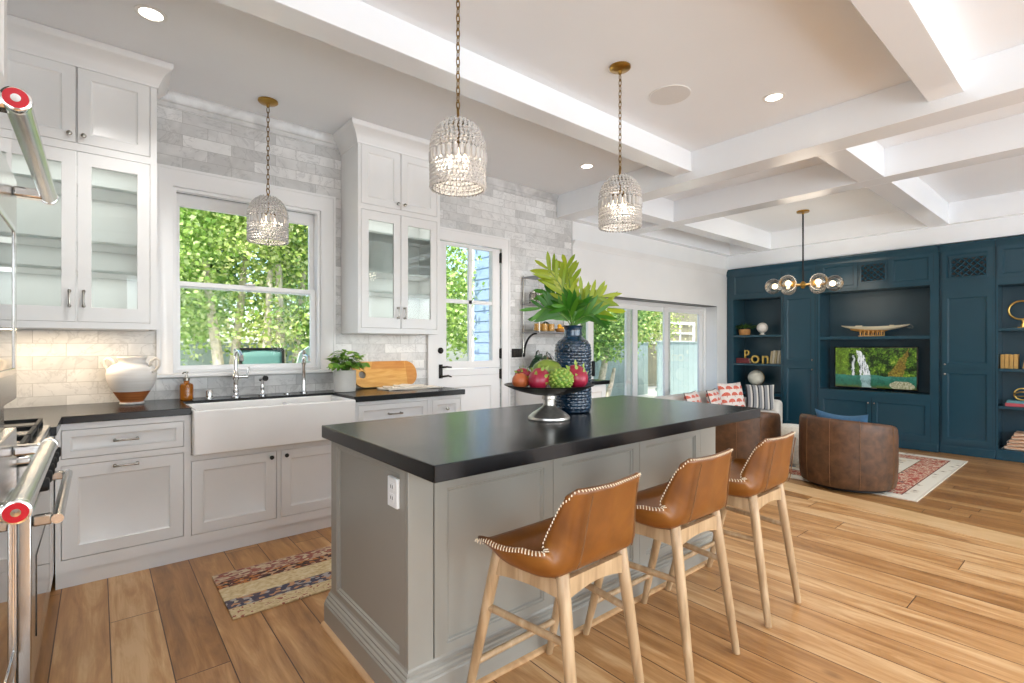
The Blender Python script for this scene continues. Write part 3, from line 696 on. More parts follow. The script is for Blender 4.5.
# apron sink
sx0, sx1, sy0, sy1, sz0, sz1 = .432, 1.418, 3.455, 3.92, .632, .899
m = MB(); mp = UP(0)
t_ = .028; dv = 1.05
m.box(sx0, sx1, sy0, sy0 + t_, sz0, sz1); m.box(sx0, sx1, sy1 - t_, sy1, sz0, sz1)
m.box(sx0, sx0 + t_, sy0 + t_, sy1 - t_, sz0, sz1); m.box(sx1 - t_, sx1, sy0 + t_, sy1 - t_, sz0, sz1)
m.box(sx0 + t_, sx1 - t_, sy0 + t_, sy1 - t_, sz0, sz0 + .03); m.box(dv - .013, dv + .013, sy0 + t_, sy1 - t_, sz0 + .03, sz1 - .03)
sink = thing('apron_sink', (.92, 3.69, .632), 'white double-bowl farmhouse sink with a deep apron front', 'sink')
m.build('basin', 'porcelain', sink, bevel=.009)
for x in (.75, 1.24): MB().lathe((x, 3.69, sz0 + .0305), [(.045, 0), (.045, .003), (.03, .002), (0, .002)], 24).build('drain', 'chrome', sink)

# ------------------------------------------------------------------ taps
ZC = .9155
f = thing('bridge_faucet', (.762, 4.03, ZC), 'tall chrome kitchen faucet with a side lever behind the large bowl', 'faucet')
x, y = .762, 4.03
m = MB().lathe((x, y, ZC), [(.030, 0), (.030, .008), (.022, .014), (.018, .03), (.021, .045), (.021, .055), (.016, .07), (.016, .12), (.022, .13), (.022, .16), (.016, .17), (.013, .20), (.013, .335), (.010, .345), (0, .35)], 24)
m.build('column', 'chrome', f)
m = MB().tube([(x, y, ZC + .29), (x, y - .02, ZC + .325), (x, y - .07, ZC + .338), (x, y - .14, ZC + .325), (x, y - .19, ZC + .295), (x, y - .20, ZC + .265)], [.011, .011, .011, .011, .012, .013], 14); m.build('spout', 'chrome', f)
m = MB().tube([(x, y, ZC + .145), (x + .04, y - .01, ZC + .145), (x + .075, y - .015, ZC + .147)], [.013, .012, .016], 12); m.tube([(x + .068, y - .015, ZC + .15), (x + .078, y - .015, ZC + .19), (x + .08, y - .015, ZC + .215)], [.007, .006, .008], 10); m.build('lever', 'chrome', f)
f = thing('side_sprayer', (.935, 4.02, ZC), 'chrome side sprayer with a black nozzle beside the tall faucet', 'sprayer')
x, y = .935, 4.02
MB().lathe((x, y, ZC), [(.025, 0), (.025, .008), (.017, .014), (.012, .03), (.015, .05), (.011, .08), (.011, .10), (.016, .115), (0, .12)], 20).build('base', 'chrome', f)
h = MB().tube([(x - .012, y + .012, ZC + .118), (x + .004, y - .012, ZC + .128), (x + .012, y - .035, ZC + .128)], [.014, .017, .023], 16).build('head', 'chrome', f)
MB().lathe((x + .0125, y - .036, ZC + .128), [(.020, 0), (.020, .006), (.014, .008), (0, .008)], 18, (.3, -.95, 0)).build('nozzle', 'rubber', h)
f = thing('filter_tap', (1.245, 4.07, ZC), 'slender chrome filtered-water tap near the potted plant', 'faucet')
x, y = 1.245, 4.07
MB().lathe((x, y, ZC), [(.027, 0), (.027, .008), (.020, .014), (.017, .03), (.012, .21), (.017, .225), (.017, .25), (.012, .262), (.012, .30), (.016, .31), (.011, .33), (0, .338)], 22).build('column', 'chrome', f)
MB().tube([(x, y, ZC + .285), (x + .004, y - .05, ZC + .296), (x + .008, y - .09, ZC + .285), (x + .009, y - .10, ZC + .25)], [.010, .010, .010, .014], 12).build('spout', 'chrome', f)
MB().tube([(x, y, ZC + .237), (x - .012, y - .03, ZC + .24), (x - .016, y - .055, ZC + .255)], [.010, .007, .009], 10).build('lever', 'chrome', f)
f = thing('air_gap_cap', (.598, 4.03, ZC), 'short chrome air-gap cap on the black worktop beside the amber bottle', 'cap')
MB().lathe((.598, 4.03, ZC), [(.026, 0), (.026, .004), (.023, .008), (.023, .05), (.019, .06), (0, .062)], 22).build('cap', 'chrome', f)
MB().lathe((1.115, 4.05, ZC), [(.024, 0), (.024, .006), (.018, .009), (0, .009)], 20).build('disposal_button', 'chrome')
tag(bpy.data.objects['disposal_button'], 'low round chrome button on the worktop behind the sink divider', 'button')

f = thing('soap_bottle', (.463, 4.02, ZC), 'amber glass soap bottle with a metal pump left of the sink', 'bottle')
x, y = .463, 4.02
MB().lathe((x, y, ZC), [(.034, 0), (.040, .005), (.040, .095), (.036, .108), (.018, .117), (.016, .13), (0, .13)], 26).build('bottle', 'amber_glass', f)
p = MB().lathe((x, y, ZC + .1305), [(.019, 0), (.019, .018), (.008, .022), (.006, .04), (.006, .05), (.012, .053), (.012, .06), (0, .062)], 20); p.tube([(x, y, ZC + .187), (x - .02, y - .025, ZC + .187), (x - .026, y - .034, ZC + .180)], [.006, .005, .004], 10)
p.build('pump', 'nickel', f)

f = thing('urn_vase', (.166, 3.97, ZC), 'white two-handled urn with a terracotta-brown lower band on the left worktop', 'vase')
x, y = .166, 3.97
prof = [(.058, 0), (.062, .006), (.060, .012), (.055, .016), (.064, .03), (.088, .075), (.108, .115), (.121, .155), (.125, .19), (.119, .222), (.098, .245), (.074, .256), (.066, .262), (.066, .278), (.074, .290), (.077, .296), (.072, .299), (.062, .292), (.058, .27), (.062, .258), (0, .24)]
prof = [(r * 1.05, z) for r, z in prof]
b = MB().lathe((x, y, ZC), prof, 48).build('body', 'terracotta_dip', f, angle=180)
q = Vector((rx := .77, -.638, 0)) if False else Vector((.7703, -.638, 0))
for sgn in (-1, 1):
    cx = [(.108, .236), (.124, .274), (.152, .290), (.176, .276), (.174, .244), (.150, .214), (.126, .200)]
    pts = [(x + q.x * sgn * r, y + q.y * sgn * r, ZC + z) for r, z in cx]
    MB().tube(pts, .0085, 10).build('handle', 'ceramic_white', f, angle=180)

# pot plant on the right worktop -----------------------------------
def leaf(m, base, tip, width, up, fold=.25, curl=.0, prof=None):
    b, t_ = Vector(base), Vector(tip); d = t_ - b; L = d.length; d.normalize(); s_ = d.cross(Vector(up)).normalized(); n = s_.cross(d)
    prof = prof or [(0, .03), (.2, .75), (.42, 1.0), (.68, .72), (.88, .3), (1, .0)]
    k = len(m.v)
    rows = []
    for (t, w) in prof:
        c_ = b + d * (L * t) - n * (curl * L * t * t)
        rows.append([tuple(c_ - s_ * (w * width / 2) + n * (fold * w * width / 2)), tuple(c_), tuple(c_ + s_ * (w * width / 2) + n * (fold * w * width / 2))])
    return m.loft(rows)
f = thing('pot_plant', (1.53, 3.955, ZC), 'leafy green plant in a ribbed white pot on the right worktop', 'plant')
x, y = 1.53, 3.955
MB().lathe((x, y, ZC), [(.078, 0), (.083, .004), (.086, .09), (.087, .168), (.084, .171), (.078, .168), (.077, .15), (0, .148)], 40).build('pot', 'ribbed_pot', f)
MB().lathe((x, y, ZC + .149), [(.074, 0), (.06, .006), (0, .009)], 20).build('soil', 'soil', f)
rnd = random.Random(3); lm = MB(); sm = MB()
for i in range(190):
    a = rnd.uniform(0, 2 * pi); el = rnd.uniform(.15, 1.5); r = rnd.uniform(.05, .15)
    c_ = Vector((x + cos(a) * cos(el) * r * 1.15, y + sin(a) * cos(el) * r * .85, ZC + .170 + sin(el) * r * 1.12))
    if i % 6 == 0: sm.tube([(x + cos(a) * .02, y + sin(a) * .02, ZC + .155), tuple((c_ + Vector((x, y, ZC + .26))) / 2), tuple(c_)], [.003, .0025, .0015], 5)
    o_ = Vector((cos(a), sin(a), rnd.uniform(-.5, .5))); L = rnd.uniform(.045, .075)
    if max(c_.y, c_.y + o_.y * L) > 4.035: continue
    leaf(lm, c_, c_ + o_ * L, rnd.uniform(.035, .055), (rnd.uniform(-.3, .3), rnd.uniform(-.3, .3), 1), .2, .2)
for k, (dx, dz) in enumerate(((.125, .03), (-.15, .03))):
    pts = [(x, y, ZC + .16), (x + dx * .6, y - .06, ZC + .23), (x + dx, y - .085, ZC + .20 + dz)]
    sm.tube(pts, [.003, .0025, .0015], 5)
    for j in range(5):
        t_ = (j + 1) / 5; c_ = Vector(pts[1]).lerp(Vector(pts[2]), t_); leaf(lm, c_, c_ + Vector((rnd.uniform(-.05, .05), rnd.uniform(-.05, .0), -.04)), .04, (0, -1, .4))
lm.build('foliage', 'pot_leaf', f, angle=180, recalc=False); sm.build('stem', 'stem_green', f)

# cutting board leaning on the tiles
f = thing('cutting_board', (1.98, 4.12, ZC), 'oval-ended wooden cutting board with a round hole, leaning against the tiles', 'cutting board')
def lean(u, w, d): return (u, 4.097 + w * .28 - d * .96, ZC + w * .958 + d * .28)
def stadium(u0, u1, w0, w1, r, n=10):
    P = []
    for (cu, cw, a0) in ((u1 - r, w1 - r, 0), (u0 + r, w1 - r, 90), (u0 + r, w0 + r, 180), (u1 - r, w0 + r, 270)):
        for k in range(n + 1): a = R(a0 + 90 * k / n); P.append((cu + r * cos(a), cw + r * sin(a)))
    return P
u0, u1, w0, w1 = 1.655, 2.262, .004, .234
outer = stadium(u0, u1, w0, w1, .105); n_ = len(outer); hc = (1.742, .118)
import mathutils
def plate(mp, outer, hole, d0, d1):
    from mathutils.geometry import tessellate_polygon
    m = MB(); tri = tessellate_polygon([[Vector((a, b, 0)) for a, b in outer], [Vector((a, b, 0)) for a, b in hole]])
    allp = outer + hole; n0 = len(outer); n1 = len(hole); N = n0 + n1
    v = [mp(a, b, d0) for a, b in allp] + [mp(a, b, d1) for a, b in allp]
    f_ = [tuple(t) for t in tri] + [tuple(i + N for i in reversed(t)) for t in tri]
    for i in range(n0): j = (i + 1) % n0; f_.append((i, j, j + N, i + N))
    for i in range(n1): j = (i + 1) % n1; f_.append((n0 + j, n0 + i, n0 + i + N, n0 + j + N))
    return m.add(v, f_)
hole = [(hc[0] + .032 * cos(2 * pi * k / 24), hc[1] - .032 * sin(2 * pi * k / 24)) for k in range(24)]
plate(lean, outer, hole, 0, .022).build('board', 'board_wood', f, bevel=.002)
st_ = MB().prism([(u0 + .19, w1 - .0005), (u1 - .11, w1 - .0005), (u1 - .115, w1 - .068), (u0 + .17, w1 - .068)], lean, .0221, .0228); st_.build('inlay', 'board_wood_dark', f, smooth=False)
st_ = MB().prism([(2.157 + (p[0] - 2.157) * .985, .119 + (p[1] - .119) * .985) for p in outer if p[0] > 2.1565], lean, .0221, .0227); st_.build('inlay', 'board_wood_dark', f, smooth=False)

# folded towel
f = thing('dish_towel', (2.05, 3.86, ZC), 'cream folded dish towel lying in front of the cutting board', 'towel')
tm = MB(); rnd = random.Random(5)
for layer, (xx0, xx1, yy0, yy1, z) in enumerate(((1.82, 2.30, 3.76, 3.98, .0), (1.86, 2.22, 3.79, 3.97, .011), (1.93, 2.10, 3.82, 3.95, .021))):
    rows_t = []; N = 12
    for i in range(N + 1):
        row = []
        for k in range(N + 1):
            u = i / N; v = k / N
            row.append((xx0 + (xx1 - xx0) * u + .012 * sin(v * 6 + layer), yy0 + (yy1 - yy0) * v + .014 * sin(u * 5 + layer * 2), ZC + .011 + z + .004 * sin(u * 9 + v * 7 + layer)))
        rows_t.append(row)
    tm.loft(rows_t)
    tm.loft([[(p[0], p[1], max(ZC + .0006, p[2] - .0105)) for p in row] for row in reversed(rows_t)])
    # closing skirts
    for edge in (rows_t[0], rows_t[-1], [r[0] for r in rows_t], [r[-1] for r in rows_t]):
        tm.loft([edge, [(p[0], p[1], max(ZC + .0006, p[2] - .0105)) for p in edge]])
tm.build('cloth', 'towel', f)
fr = MB()
for k in range(26):
    u = k / 25; xx = 2.30 + .01 * sin(k); yy = 3.77 + .21 * u
    fr.tube([(xx - .004, yy, ZC + .009), (xx + .02, yy + rnd.uniform(-.008, .008), ZC + .004), (xx + .042, yy + rnd.uniform(-.012, .012), ZC + .003)], .0022, 5)
tag(fr.build('fringe', 'towel', f), kind='stuff')
# ================================================================== UPPER CABINETS
UY = 3.82
def upper(name, label, x0, x1, doors, glassed, z0=1.383, z1=2.925, shelves=(2.235, 1.905, 1.735), crown=True, sides=(1, 1)):
    c = thing(name, ((x0 + x1) / 2, 4.0, z0), label, 'cabinet', 'white upper cabinets')
    t_ = .018; yb = YW - .004; yf = UY + .021
    b = MB(); b.box(x0, x0 + t_, yf, yb, z0, z1); b.box(x1 - t_, x1, yf, yb, z0, z1); b.box(x0 + t_, x1 - t_, yb - .012, yb, z0, z1)
    b.box(x0 + t_, x1 - t_, yf, yb - .012, z0 + .012, z0 + .034); b.box(x0 + t_, x1 - t_, yf, yb - .012, z1 - .03, z1); b.box(x0 + t_, x1 - t_, yf, yb - .012, 2.415, 2.44)
    b.build('body', 'cabinet_white', c, smooth=False)
    f = MB(); mp = S(yf)
    us = sorted({x0, x1} | {v for r in doors for v in r[:2]}); ws = sorted({z0, z1} | {v for r in doors for v in r[2:4]})
    for i in range(len(us) - 1):
        for j in range(len(ws) - 1):
            cu, cw = (us[i] + us[i + 1]) / 2, (ws[j] + ws[j + 1]) / 2
            if not any(r[0] < cu < r[1] and r[2] < cw < r[3] for r in doors): f.fbox(mp, us[i], us[i + 1], ws[j], ws[j + 1], 0, .021)
    f.build('face_frame', 'cabinet_white', c, smooth=False)
    for z in shelves: MB().box(x0 + t_ + .001, x1 - t_ - .001, yf + .02, yb - .013, z - .018, z).build('shelf', 'cabinet_white', c, bevel=.002)
    g = .0026; mp = S(UY + .020)
    for (u0, u1, w0, w1, kind, hs) in doors:
        a = (u0 + g, u1 - g, w0 + g, w1 - g)
        if kind == 'glass':
            m = MB().frame(mp, *a, 0, 0, .020, rails=(.062, .062, .085, .075)).build('door', 'cabinet_white', c, bevel=.002)
            MB().box(a[0] + .055, a[1] - .055, UY + .010, UY + .013, a[2] + .078, a[3] - .068).build('pane', 'cabinet_glass', m, smooth=False)
            pull(m, S(UY), u1 - .03 if hs > 0 else u0 + .03, 1.555, .085, 'nickel', True)
        else:
            m = MB().panel(mp, *a, .020, .058, .010, .014).build('door', 'cabinet_white', c)
            knob(m, S(UY), u1 - .03 if hs > 0 else u0 + .03, w0 + .045, 'nickel', .013)
    pr = [(0, z1 - .035), (.008, z1 - .035), (.010, z1 - .018), (.016, z1 - .010), (.022, z1 + .012), (.042, z1 + .048), (.066, z1 + .072), (.078, z1 + .082), (.080, CEIL - .002), (0, CEIL - .002)]
    path = ([(x0, YW - .005)] if sides[0] else []) + [(x0, UY), (x1, UY)] + ([(x1, YW - .005)] if sides[1] else [])
    MB().sweep(pr, path, 1).build('crown', 'cabinet_white', c, angle=50)
    MB().box(x0 + .001, x1 - .001, UY + .03, YW - .006, z1, CEIL - .004).build('riser', 'cabinet_white', c, smooth=False)
    MB().box(x0 + .06, x1 - .06, 3.90, 3.96, z0 + .002, z0 + .0115).build('light_strip', 'plastic_white', c, smooth=False)
    return c
upper('upper_cabinet', 'white upper cabinet with glazed doors to the left of the sink window', -.455, .284,
      [(-.438, -.096, 2.452, 2.895, 'solid', 1), (-.0935, .250, 2.452, 2.895, 'solid', -1), (-.438, -.096, 1.42, 2.408, 'glass', 1), (-.0935, .250, 1.42, 2.408, 'glass', -1)], True, sides=(0, 1))
upper('upper_cabinet', 'white upper cabinet with glazed doors between the sink window and the glazed door', 1.583, 2.335,
      [(1.608, 1.955, 2.418, 2.895, 'solid', 1), (1.957, 2.305, 2.418, 2.895, 'solid', -1), (1.608, 1.955, 1.425, 2.375, 'glass', 1), (1.957, 2.305, 1.425, 2.375, 'glass', -1)], True, shelves=(2.22, 1.90, 1.735))
c = thing('corner_cabinet', (-.66, 4.0, 1.383), 'plain white upper corner cabinet beyond the oven tower', 'cabinet')
MB().box(-.864, -.458, UY + .02, YW - .004, 1.383, CEIL - .004).build('body', 'cabinet_white', c, smooth=False)
MB().panel(S(UY + .02), -.86, -.46, 1.42, 2.41).build('door', 'cabinet_white', c); MB().panel(S(UY + .02), -.86, -.46, 2.452, 2.895).build('door', 'cabinet_white', c)
for x in (-.27, .08, 1.78, 2.13):
    for z, e in ((2.41, .30), (2.21, .30), (1.88, .16), (1.714, .30)): lamp('cabinet_fill', 'AREA', (x, 3.99, z), e, (1, .98, .95), shape='RECTANGLE', size=.30, size_y=.22)  # area lamps with no fittings, added to brighten the cabinet interiors evenly
for nm, x, e, col in (('undercabinet_glow', -.25, 3.6, (1, .76, .50)), ('undercabinet_glow', 1.96, .8, (1, .84, .66))):
    lamp(nm, 'AREA', (x, 3.93, 1.375), e, col, shape='RECTANGLE', size=.66, size_y=.06)

# ================================================================== ISLAND
isl = thing('kitchen_island', (1.88, 1.92, 0), 'grey panelled kitchen island standing on the oak floor', 'kitchen island')
ix0, ix1, iy0, iy1 = .832, 2.93, 1.572, 2.315
MB().box(ix0 + .02, ix1 - .02, iy0 + .02, iy1 - .02, .0, .858).build('body', 'island_paint', isl, smooth=False)
def flat_panel(mp, u0, u1, w0, w1, a, b, c, d, t_=.02):
    """frame and recessed field with separate stile widths (left,right,bottom,top)"""
    m = MB(); i = (u0 + a, u1 - b, w0 + c, w1 - d); e = .014
    m.rings(mp, [(u0, u1, w0, w1, 0), (u0, u1, w0, w1, t_), (*i, t_), (i[0] + .004, i[1] - .004, i[2] + .004, i[3] - .004, t_ - .006), (i[0] + .009, i[1] - .009, i[2] + .009, i[3] - .009, t_ - .006), (i[0] + e, i[1] - e, i[2] + e, i[3] - e, t_ - .013)])
    return m
flat_panel(lambda u, w, d: (ix0 + .02 - d, u, w), iy0 + .0205, iy1, .10, .858, .045, .065, .075, .032).build('end_panel', 'island_paint', isl)
flat_panel(lambda u, w, d: (ix1 - .02 + d, u, w), iy0 + .0205, iy1, .10, .858, .045, .065, .075, .032).build('end_panel', 'island_paint', isl)
mp = S(iy0 + .02)
MB().fbox(mp, ix0, .934, .10, .858, 0, .02).build('corner_post', 'island_paint', isl, bevel=.002)
xs_ = [.937, 1.536, 2.161, 2.757]
for a, b in zip(xs_[:-1], xs_[1:]):
    flat_panel(mp, a + .0015, b - .0015, .13, .858, .052, .052, .055, .10).build('front_panel', 'island_paint', isl)
MB().fbox(mp, 2.758, ix1, .10, .858, 0, .02).build('corner_post', 'island_paint', isl, bevel=.002)
mpn = N_(iy1 - .02)
for a, b in zip([ix0, 1.53, 2.23], [1.53, 2.23, ix1]): flat_panel(mpn, a + .001, b - .001, .10, .858, .06, .06, .06, .05).build('back_panel', 'island_paint', isl)
pr = [(-.018, .0), (.030, .0), (.030, .098), (.026, .104), (.026, .110), (.019, .116), (.017, .124), (.010, .130), (.010, .137), (.003, .143), (.0, .152), (-.018, .152)]
path = [(ix0, iy1 + .01), (ix0, iy0), (ix1, iy0), (ix1, iy1 + .01)]
MB().sweep(pr, path, 1).build('plinth', 'island_paint', isl, angle=20)
MB().sweep([(.0301, 0), (.047, 0), (.046, .008), (.041, .014), (.0301, .018)], path, 1).build('shoe_moulding', 'shoe_wood', isl)
o_ = MB().box(ix0 - .0135, ix0 - .0005, 1.632, 1.706, .700, .808).build('outlet_plate', 'plastic_white', isl, bevel=.003)
rc = MB()
for z in (.735, .775): rc.box(ix0 - .0150, ix0 - .0132, 1.652, 1.686, z - .015, z + .015)
rc.build('receptacle', 'plastic_white', o_, bevel=.002)
sl = MB()
for z in (.735, .775):
    for y in (1.662, 1.676): sl.box(ix0 - .0156, ix0 - .0148, y - .0015, y + .0015, z - .006, z + .006)
sl.build('slot', 'rubber', o_, smooth=False)
top = MB().box(.797, 3.016, 1.337, 2.345, .8595, .915).build('island_worktop', 'soapstone', smooth=False, bevel=.003)
tag(top, 'thick black stone slab on top of the grey island', 'worktop')

# ================================================================== FRUIT STAND AND VASE
ZI = .9155
bx, by = 1.75, 1.82
f = thing('pedestal_bowl', (bx, by, ZI), 'wide dark shallow bowl on a hammered silver foot, holding fruit on the island', 'bowl')
q = Vector((.7703, -.638, 0))
MB().lathe((bx, by, ZI), [(.104, 0), (.106, .005), (.104, .014), (.086, .030), (.060, .046), (.036, .062), (.030, .070), (.030, .098), (.037, .102), (.037, .118), (.030, .122), (.0, .122)], 32).build('foot', 'hammered_silver', f)
MB().lathe((bx, by, ZI + .1225), [(.03, 0), (.09, .004), (.15, .018), (.195, .034), (.225, .048), (.227, .052), (.222, .052), (.19, .041), (.145, .026), (.09, .012), (0, .009)], 48).build('dish', 'dark_metal', f)
def fruit_at(r, s, z): # r to the picture's right across the bowl, s away from the viewer
    return Vector((bx, by, ZI + z)) + q * r + Vector((.638, .7703, 0)) * s
def dragon(c, r, label, rot):
    f = thing('dragon_fruit', tuple(c - Vector((0, 0, r * .9))), label, 'fruit', 'fruit in the pedestal bowl')
    Rm = Matrix.Rotation(rot, 3, 'Z') @ Matrix.Rotation(.9, 3, 'Y')
    MB().ball(c, r, r, r * 1.18, 24, 16, Rm).build('flesh', 'dragonfruit', f, angle=180)
    m = MB()
    for k in range(22):
        a = k * 2.4; zz = -0.8 + 1.7 * k / 21; rr = math.sqrt(max(.02, 1 - zz * zz))
        d = Rm @ Vector((cos(a) * rr, sin(a) * rr, zz * 1.1)); p = c + d * r * 1.0; tp = p + (d * .35 + Rm @ Vector((0, 0, 1)) * .9).normalized() * r * .5
        leaf(m, p - d * r * .04, tp, r * .32, d, .1, -.4)
    tag(m.build('scale', 'scale_green', f, recalc=False, angle=180), kind='stuff')
dragon(fruit_at(-.055, -.08, .205), .052, 'pink dragon fruit at the front left of the bowl', .3)
dragon(fruit_at(.135, -.02, .213), .056, 'red dragon fruit at the right side of the bowl', 1.4)
dragon(fruit_at(-.125, .08, .205), .044, 'dragon fruit partly hidden at the back left of the bowl', 2.2)
c = fruit_at(-.005, .07, .236)
f = thing('mango', tuple(c - Vector((0, 0, .05))), 'large green mango on top of the fruit at the back', 'fruit', 'fruit in the pedestal bowl')
MB().ball(c, .080, .062, .062, 24, 16, Matrix.Rotation(-.7, 3, 'Z')).build('flesh', 'mango', f, angle=180)
p = c + q * .0 + Vector((0, 0, .061)); MB().cyl(p, p + Vector((.004, 0, .012)), .004, 8).build('stem', 'fruit_stem', f)
c = fruit_at(.05, -.085, .205)
f = thing('custard_apple', tuple(c - Vector((0, 0, .05))), 'knobbly pale green custard apple at the front of the bowl', 'fruit', 'fruit in the pedestal bowl')
MB().ball(c, .058, .058, .052, 24, 16).build('flesh', 'leaf_pot', f, angle=180)
m = MB()
for k in range(80):
    zz = -.9 + 1.85 * k / 79; rr = math.sqrt(max(0, 1 - zz * zz)); a = k * 2.39996
    m.ball(c + Vector((cos(a) * rr * .056, sin(a) * rr * .056, zz * .050)), .0105, .0105, .009, 8, 5)
m.build('knob', 'scale_green', f, angle=180)
c = fruit_at(-.145, -.045, .194)
f = thing('pomegranate', tuple(c - Vector((0, 0, .04))), 'orange-brown round fruit at the far left of the bowl', 'fruit', 'fruit in the pedestal bowl')
MB().ball(c, .042, .042, .04, 22, 14).build('flesh', 'fruit_orange', f, angle=180)
MB().lathe(c + Vector((-.01, 0, .037)), [(.006, 0), (.008, .006), (.011, .012), (.006, .008), (0, .006)], 10).build('crown', 'fruit_stem', f)

vx, vy = 2.045, 1.935
f = thing('floor_vase', (vx, vy, ZI), 'tall dark blue glazed bottle vase with carved bands on the island', 'vase')
def vprof(z):
    pts = [(0, .088), (.006, .097), (.05, .100), (.345, .100), (.375, .095), (.398, .078), (.412, .058), (.422, .050), (.455, .048), (.470, .052), (.480, .058)]
    for (a, r0), (b, r1) in zip(pts[:-1], pts[1:]):
        if a <= z <= b: return r0 + (r1 - r0) * (z - a) / (b - a)
    return .058
rows = []; SEG = 112
rowsn = 150
for i in range(rowsn + 1):
    z = .480 * i / rowsn; row = []
    for k in range(SEG):
        a = 2 * pi * k / SEG; r = vprof(z)
        if .02 < z < .40:
            ring_ = math.floor((z - .02) / .0165); fz = ((z - .02) / .0165) % 1; ph = (a * 16 / (2 * pi) + ring_ * .5) % 1
            d = max(abs(fz - .5) * 2, abs(ph - .5) * 2); r += .0038 * (1 - max(0, min(1, (d - .62) / .3))) - .001
        row.append((vx + r * cos(a), vy + r * sin(a), ZI + z))
    rows.append(row)
for z, r in ((.478, .052), (.46, .043), (.42, .044), (.40, .04)): rows.append([(vx + r * cos(2 * pi * k / SEG), vy + r * sin(2 * pi * k / SEG), ZI + z) for k in range(SEG)])
m = MB().loft(rows, True); n0 = len(m.v); m.f.append(tuple(range(SEG))); m.f.append(tuple(range(n0 - SEG, n0)))
m.build('body', 'blue_glaze', f, angle=50)
g = thing('leaf_spray', (vx, vy, ZI + .43), 'big bouquet of deeply lobed green leaves standing in the dark blue vase', 'leaves')
rnd = random.Random(11)
right = q; away = Vector((.638, .7703, 0)); up3 = Vector((0, 0, 1))
def frond(tip_r, tip_z, dep, size, mat, lob=7, tilt=0.0, base_t=.42):
    """petiole from the vase mouth, then a blade of fingered lobes along its midrib"""
    b0 = Vector((vx, vy, ZI + .435)); tip = Vector((vx, vy, ZI + .475)) + right * tip_r + away * dep + up3 * tip_z
    ctrl = b0 + up3 * (.09 + .5 * tip_z) + (right * tip_r + away * dep) * .12
    def bez(t): return b0 * (1 - t) ** 2 + ctrl * 2 * t * (1 - t) + tip * t * t
    MB().tube([tuple(bez(t / 10 * .98)) for t in range(11)], [.0045 - .0003 * k for k in range(11)], 6).build('stalk', 'stem_green', g)
    view = (Vector((0, 0, CAMZ)) - tip).normalized(); m = MB()
    for k in range(lob + 1):
        t = base_t + (1 - base_t) * k / lob; p = bez(t); d = (bez(min(1, t + .02)) - bez(max(0, t - .02))).normalized()
        s_ = d.cross(view); s_ = (s_ + Vector((rnd.uniform(-.15, .15), rnd.uniform(-.15, .15), rnd.uniform(-.15, .15))) + away * tilt).normalized(); n = s_.cross(d)
        if k == lob: sides = [(0, 1.0)]
        else: sides = [(-1, 1), (1, 1)]
        env = (.62 + .38 * sin(pi * min(1, (k + .8) / (lob + .3)))) * size
        for sg, _ in sides:
            L = env * rnd.uniform(.9, 1.2); wd = .025 * rnd.uniform(.85, 1.2)
            dirn = d if sg == 0 else (d * rnd.uniform(.8, 1.05) + s_ * sg * .72).normalized()
            e = p + dirn * L + n * rnd.uniform(-.02, .02) - up3 * .012
            leaf(m, p - dirn * .012, e, wd, n, .16, rnd.uniform(0, .25), [(0, .5), (.2, .7), (.45, .95), (.7, .9), (.87, .55), (1, .0)])
    # web along the midrib joins the lobes
    rows_ = []
    for k in range(9):
        t = base_t - .03 + (1 - base_t) * k / 9; p = bez(t); d = (bez(min(1, t + .02)) - bez(max(0, t - .02))).normalized(); s_ = d.cross(view).normalized(); w_ = .020 * (size / .13) * sin(pi * (k + .6) / 9.6)
        rows_.append([tuple(p - s_ * w_), tuple(p), tuple(p + s_ * w_)])
    m.loft(rows_); m.build('blade', mat, g, recalc=False, angle=180)
frond(-.15, .335, .02, .15, 'monstera_lime', 7, .1, .40)
frond(-.035, .36, .05, .13, 'monstera_lime', 6, .0, .42)
frond(-.20, .10, -.03, .15, 'monstera', 6, .1, .35)
frond(-.15, .20, .06, .14, 'monstera', 6, -.1, .35)
frond(.06, .20, .02, .13, 'monstera_lime', 5, .2, .4)
frond(.17, .17, -.02, .15, 'monstera_lime', 6, .0, .4)
frond(.21, .10, .05, .16, 'monstera_lime', 6, .3, .35)
frond(.13, .06, -.05, .15, 'monstera', 6, .2, .3)
frond(-.06, .11, -.07, .14, 'monstera', 5, -.2, .3)
frond(.02, .13, -.05, .13, 'monstera', 5, -.2, .3)

